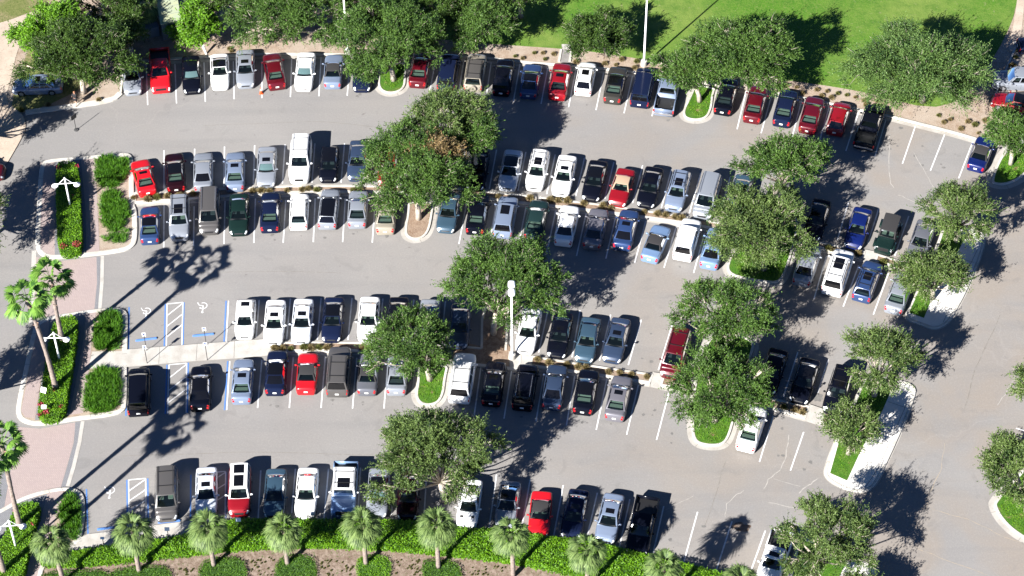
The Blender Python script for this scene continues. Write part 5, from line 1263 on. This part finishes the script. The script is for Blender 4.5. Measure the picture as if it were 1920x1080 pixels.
# ------------------------------------------------------------------ lamps, signs, small things
def area_light(bx_, by_, h, label, twin=True):
    b = G(bx_, by_, .12); r = empty('light_pole', (b.x, b.y, .0)); setp(r, label, 'light pole', 'tall white car park light poles')
    MB().tube([(0, 0, 0), (0, 0, .62)], [.32, .30], 16).obj('concrete_base', M['concrete'], r)
    MB().tube([(0, 0, .62), (0, 0, .66), (0, 0, .661), (0, 0, h)], [.18, .18, .095, .07], 10).obj('pole', M['white_metal'], r, True)
    arm = MB().box((0, .0, h - .06), (.08, .6, .08)); arm.obj('arm', M['white_metal'], r)
    for s in (-1, 1):
        hd = MB(); n = 20
        pr = [(.0, -.12), (.85, -.12), (1.0, -.05), (1.0, .04), (.85, .13), (.5, .17)]
        for rr_, z in pr:
            for k in range(n):
                t = 2 * math.pi * k / n; c_, s_ = math.cos(t), math.sin(t); e = 2 / 3.6
                x = math.copysign(abs(c_) ** e, c_) * .31 * rr_; y = math.copysign(abs(s_) ** e, s_) * .40 * rr_
                hd.v.append((x, y + s * .44, h - .05 + z))
        for l in range(len(pr) - 1):
            for k in range(n): hd.f.append((l * n + k, l * n + (k + 1) % n, (l + 1) * n + (k + 1) % n, (l + 1) * n + k))
        hd.f.append(tuple((len(pr) - 1) * n + k for k in range(n)))
        hd.obj('lamp_head', M['white_metal'], r, True)
area_light(960, 671, 9.3, 'tall white twin-headed light pole in the centre of the car park')
area_light(1207, 121, 9.3, 'tall white light pole at the lawn edge, head at the top of the photo')
area_light(652, 100, 9.3, 'tall white pole rising beside the large oak, head above the photo')

def twin_lamp(px, py, h, label, rz):
    b = G(px, py, 1.15); r = empty('twin_lamp_post', (b.x, b.y, .12), rz); setp(r, label, 'lamp post', 'white twin lamp posts in the entrance hedges')
    MB().tube([(0, 0, 0), (0, 0, h)], [.10, .075], 10).obj('post', M['white_metal'], r, True)
    hb_ = h - .75; MB().tube([(-.98, 0, hb_), (.98, 0, hb_)], .04, 8).obj('cross_arm', M['white_metal'], r)
    br = MB()
    for s in (-1, 1): br.tube([(0, 0, h - .05), (s * .62, 0, hb_)], .028, 6)
    br.obj('brace', M['white_metal'], r)
    for s in (-1, 1):
        pr = [(.02, .12), (.07, .10), (.13, .02), (.27, -.05), (.31, -.09), (.29, -.10)]; n = 20; sh = MB()
        for q, z in pr:
            for k in range(n): t = 2 * math.pi * k / n; sh.v.append((s * .98 + q * math.cos(t), q * math.sin(t), hb_ - .12 + z))
        for l in range(len(pr) - 1):
            for k in range(n): sh.f.append((l * n + k, l * n + (k + 1) % n, (l + 1) * n + (k + 1) % n, (l + 1) * n + k))
        sh.f.append(tuple(range(n))[::-1]); sh.f.append(tuple((len(pr) - 1) * n + k for k in range(n)))
        sh.obj('lamp_shade', M['white_metal'], r, True)
twin_lamp(131, 382, 4.45, 'white twin lamp post standing in the upper entrance hedge', R(4))
twin_lamp(111, 671, 4.45, 'white twin lamp post standing in the middle entrance hedge', R(0))
twin_lamp(29, 1022, 4.45, 'white twin lamp post in the lower left corner hedge', R(5))

def access_sign(px, py, label, h=2.35):
    b = G(px, py, .14); r = empty('accessible_parking_sign', (b.x, b.y, .14), R(2)); setp(r, label, 'sign', 'accessible parking signs on thin poles')
    MB().tube([(0, 0, 0), (0, 0, h - .05)], .032, 6).obj('post', M['dark_metal'], r)
    f = MB().box((0, 0.01, h - .23), (.32, .02, .46)).obj('sign_panel', M['sign_white'], r)
    s = MB().box((0, -.006, h - .16), (.20, .008, .20)); s.obj('sign_symbol', M['sign_blue'], f)
    # white wheelchair figure on the blue square
    g = MB(); pts = [(.055 * math.cos(R(t)), -.011, h - .185 + .055 * math.sin(R(t))) for t in range(-150, 130, 25)]
    g.tube(pts, .009, 4); g.tube([(-.01, -.011, h - .085), (-.01, -.011, h - .165), (.045, -.011, h - .165), (.07, -.011, h - .225)], .009, 4)
    g.obj('wheelchair_mark', M['sign_white'], f)
access_sign(276, 681, 'front sign of the left pair on the concrete walk, facing the long black minivan')
access_sign(275, 657, 'rear sign of the left pair on the walk, behind the first wheel stop')
access_sign(389, 675, 'front sign of the right pair on the concrete walk')
access_sign(387, 647, 'rear sign of the right pair, left of the small white hatchback')
def low_sign(px, py, label, h, w_=.32, hh=.34, tilt=R(-35), rz=0):
    b = G(px, py, .14); r = empty('low_sign', (b.x, b.y, .14), rz); setp(r, label, 'sign', 'small white signs')
    MB().tube([(0, 0, 0), (0, 0, h)], .03, 6).obj('post', M['dark_metal'], r)
    MB().box((0, -.03, h), (w_, .02, hh), 0, tilt).obj('sign_panel', M['sign_white'], r)
low_sign(88, 757, 'upper small white sign tilted in the middle entrance hedge', 1.9, .50, .46, R(-40), R(-20))
low_sign(87, 783, 'lower small white sign near red flowers in the entrance hedge', 1.5, .42, .34, R(-55))
low_sign(318, 1017, 'white sign on the walk behind the taupe minivan bay', 1.9, .40, .32, R(-35))
low_sign(195, 1023, 'small white sign on the walk below the empty accessible bay', 1.1, .32, .2, R(-60))
low_sign(449, 990, 'white sign at the nose of the red and white suv', 1.2, .42, .34, R(-35))
low_sign(572, 985, 'white sign at the nose of the plain white sedan, bottom row', 1.2, .42, .32, R(-35))

def wheel_stop(px, py, px2, py2, label):
    a = G(px, py, .1); b = G(px2, py2, .1); c = (a + b) / 2; l = (b - a).length; e = b - a
    mb = MB(); prof = [(-.10, 0), (-.085, .08), (-.05, .12), (.05, .12), (.085, .08), (.10, 0)]; n = 6
    for x, k in ((-l / 2, .8), (-l / 2 + .05, 1), (l / 2 - .05, 1), (l / 2, .8)): mb.v += [(x, y * k, z * k) for y, z in prof]
    for i in range(3): mb.f += [(i * n + j, i * n + j + 1, (i + 1) * n + j + 1, (i + 1) * n + j) for j in range(n - 1)]
    mb.f += [tuple(range(n)), tuple(range(3 * n, 4 * n))[::-1]]
    o = mb.obj('wheel_stop', M['blue_line'], None, False, (c.x, c.y, .012)); o.rotation_euler = (0, 0, math.atan2(e.y, e.x)); setp(o, label, 'wheel stop', 'blue wheel stops in the accessible bays')
wheel_stop(254, 638, 294, 633, 'blue wheel stop in the first empty accessible bay, fourth row')
wheel_stop(361, 629, 401, 625, 'blue wheel stop in the second empty accessible bay, fourth row')
wheel_stop(182, 992, 214, 988, 'blue wheel stop in the empty accessible bay, bottom left')
wheel_stop(296, 979, 338, 975, 'blue wheel stop at the nose of the taupe minivan, bottom row')

# traffic cone
g = G(490, 175, 0); r = empty('traffic_cone', (g.x, g.y, .012)); setp(r, 'orange and white traffic cone on the stall line by the maroon sedan', 'traffic cone')
MB().rbox((0, 0, .02), (.36, .36, .04), .04).obj('base', M['cone'], r)
cn = MB().tube([(0, 0, .04), (0, 0, .72)], [.15, .035], 14).obj('cone', M['cone'], r, True); MB().tube([(0, 0, .38), (0, 0, .54)], [.093, .068], 14).obj('white_band', M['sign_white'], cn, True)
# portable sign on round foot, seen edge on
g = G(143, 244, 0); r = empty('portable_sign', (g.x, g.y, 0), R(50)); setp(r, 'portable sign on a thin pole with round base standing on the aisle', 'sign')
MB().tube([(0, 0, 0), (0, 0, .10)], [.22, .20], 18).obj('base', M['pot'], r); MB().tube([(0, 0, .1), (0, 0, 1.9)], .03, 6).obj('post', M['dark_metal'], r); MB().box((0, 0, 1.72), (.62, .02, .50)).obj('sign_panel', M['dark_metal'], r)
# white bollard leaning in the bed
g = G(387, 101, .08); mb = MB().tube([(0, 0, 0), (-.14, .08, .55), (-.26, .14, 1.0)], [.09, .12, .15], 10)
o = mb.obj('bollard', M['white_metal'], None, False, (g.x, g.y, .05)); setp(o, 'white leaning bollard in the bed above the black sedan', 'bollard')
# shed and containers at the top
def box_building(name, label, cat, px, h0, h1, mats, n_ribs, slopes=True):
    P = GG(px, h0); mb = MB(); top = [Vector((p.x, p.y, h0 if i < 2 else h1)) for i, p in enumerate(P)]; base = [Vector((p.x, p.y, .05)) for p in P]; c = sum(base, Vector()) / 4
    r = empty(name, (c.x, c.y, .05)); setp(r, label, cat)
    T = [t - Vector((c.x, c.y, .05)) for t in top]; B_ = [t - Vector((c.x, c.y, .05)) for t in base]
    ins = [Vector((b.x * .96, b.y * .96, b.z)) for b in B_]; it_ = [Vector((b.x * .96, b.y * .96, t.z - .04)) for b, t in zip(B_, T)]
    MB().add(ins + it_, [(i, (i + 1) % 4, 4 + (i + 1) % 4, 4 + i) for i in range(4)]).obj('wall', mats[1], r)
    lo = [t - Vector((0, 0, .07)) for t in T]; rf = MB().add(T + lo, [(0, 1, 2, 3), (7, 6, 5, 4)] + [(i, 4 + i, 4 + (i + 1) % 4, (i + 1) % 4) for i in range(4)])
    ro = rf.obj('roof', mats[0], r); rb = MB()
    for k in range(1, n_ribs):
        t = k / n_ribs; a = T[0].lerp(T[3], t); b = T[1].lerp(T[2], t); rb.tube([a + Vector((0, 0, .012)), b + Vector((0, 0, .012))], .018, 4)
    rb.obj('roof_seams', mats[1], ro)
box_building('utility_shed', 'pale green panelled shed roof at the top edge beside the bright tree', 'shed', [(301, 46), (340, 36), (328, -30), (288, -26)], 2.3, 2.5, (M['shed'], M['shed2']), 5)
box_building('storage_container', 'dark steel container in the shade of the top left oak', 'container', [(256, 60), (298, 50), (286, 22), (246, 30)], 1.3, 1.3, (M['shed2'], M['shed2']), 4)
box_building('storage_container', 'shaded container half under the small dark oak, left of its twin', 'container', [(222, 62), (246, 56), (238, 20), (206, 24)], 1.4, 1.4, (M['shed2'], M['shed2']), 4)

# person walking on the kerb bed
def person(px, py):
    g = G(px, py, .09); root = empty('person', (g.x, g.y, .09), R(-20)); setp(root, 'person with fair hair in black shirt and shorts walking on the bed', 'person')
    J = dict(pel=(0, 0, .92), ch=(0, .02, 1.22), nk=(0, .04, 1.45), hd=(0, .07, 1.58), ht=(0, .08, 1.70), sl=(-.18, .03, 1.40), el=(-.25, -.10, 1.14), wl=(-.22, .04, .92), fl=(-.22, .07, .82), sr=(.18, .03, 1.40), er=(.25, .10, 1.14), wr=(.20, .30, 1.02), fr=(.20, .38, .98),
             hl=(-.10, 0, .88), kl=(-.12, .22, .50), al=(-.12, .14, .09), tl=(-.12, .34, .03), hr=(.10, 0, .88), kr=(.11, -.04, .48), ar=(.12, -.34, .14), tr=(.12, -.18, .03))
    rad = dict(pel=.145, ch=.155, nk=.06, hd=.095, ht=.08, sl=.065, el=.045, wl=.03, fl=.035, sr=.065, er=.045, wr=.03, fr=.035, hl=.095, kl=.06, al=.04, tl=.035, hr=.095, kr=.06, ar=.04, tr=.035)
    E = [('pel', 'ch'), ('ch', 'nk'), ('nk', 'hd'), ('hd', 'ht'), ('ch', 'sl'), ('sl', 'el'), ('el', 'wl'), ('wl', 'fl'), ('ch', 'sr'), ('sr', 'er'), ('er', 'wr'), ('wr', 'fr'), ('pel', 'hl'), ('hl', 'kl'), ('kl', 'al'), ('al', 'tl'), ('pel', 'hr'), ('hr', 'kr'), ('kr', 'ar'), ('ar', 'tr')]
    def skin(name, keys, edges, mat, grow, rootk):
        ks = list(keys); me = bpy.data.meshes.new(name); me.from_pydata([J[k] for k in ks], [(ks.index(a), ks.index(b)) for a, b in edges], []); o = link(name, me, root, mat)
        md = o.modifiers.new('skin', 'SKIN'); sv = me.skin_vertices[0].data
        for i, k in enumerate(ks): sv[i].radius = (rad[k] * grow, rad[k] * grow); sv[i].use_root = (k == rootk)
        o.modifiers.new('sub', 'SUBSURF').render_levels = 2; return o
    skin('body', J.keys(), E, M['skin'], 1.0, 'pel')
    skin('shirt', ['pel', 'ch', 'sl', 'el', 'sr', 'er'], [('pel', 'ch'), ('ch', 'sl'), ('sl', 'el'), ('ch', 'sr'), ('sr', 'er')], M['cloth'], 1.38, 'pel')
    skin('shorts', ['pel', 'hl', 'kl', 'hr', 'kr'], [('pel', 'hl'), ('hl', 'kl'), ('pel', 'hr'), ('hr', 'kr')], M['cloth'], 1.30, 'pel')
    hm = MB(); n = 12
    for j in range(6):
        ph = R(90 - j * 24)
        for k in range(n): t = 2 * math.pi * k / n; hm.v.append((.102 * math.cos(ph) * math.cos(t), .055 + .112 * math.cos(ph) * math.sin(t) - .012, 1.66 + .115 * math.sin(ph)))
    for j in range(5):
        for k in range(n):
            if j > 2 and 1 <= k <= 4: continue
            hm.f.append((j * n + k, j * n + (k + 1) % n, (j + 1) * n + (k + 1) % n, (j + 1) * n + k))
    hm.obj('hair', M['hair'], root, True)
person(143, 197)
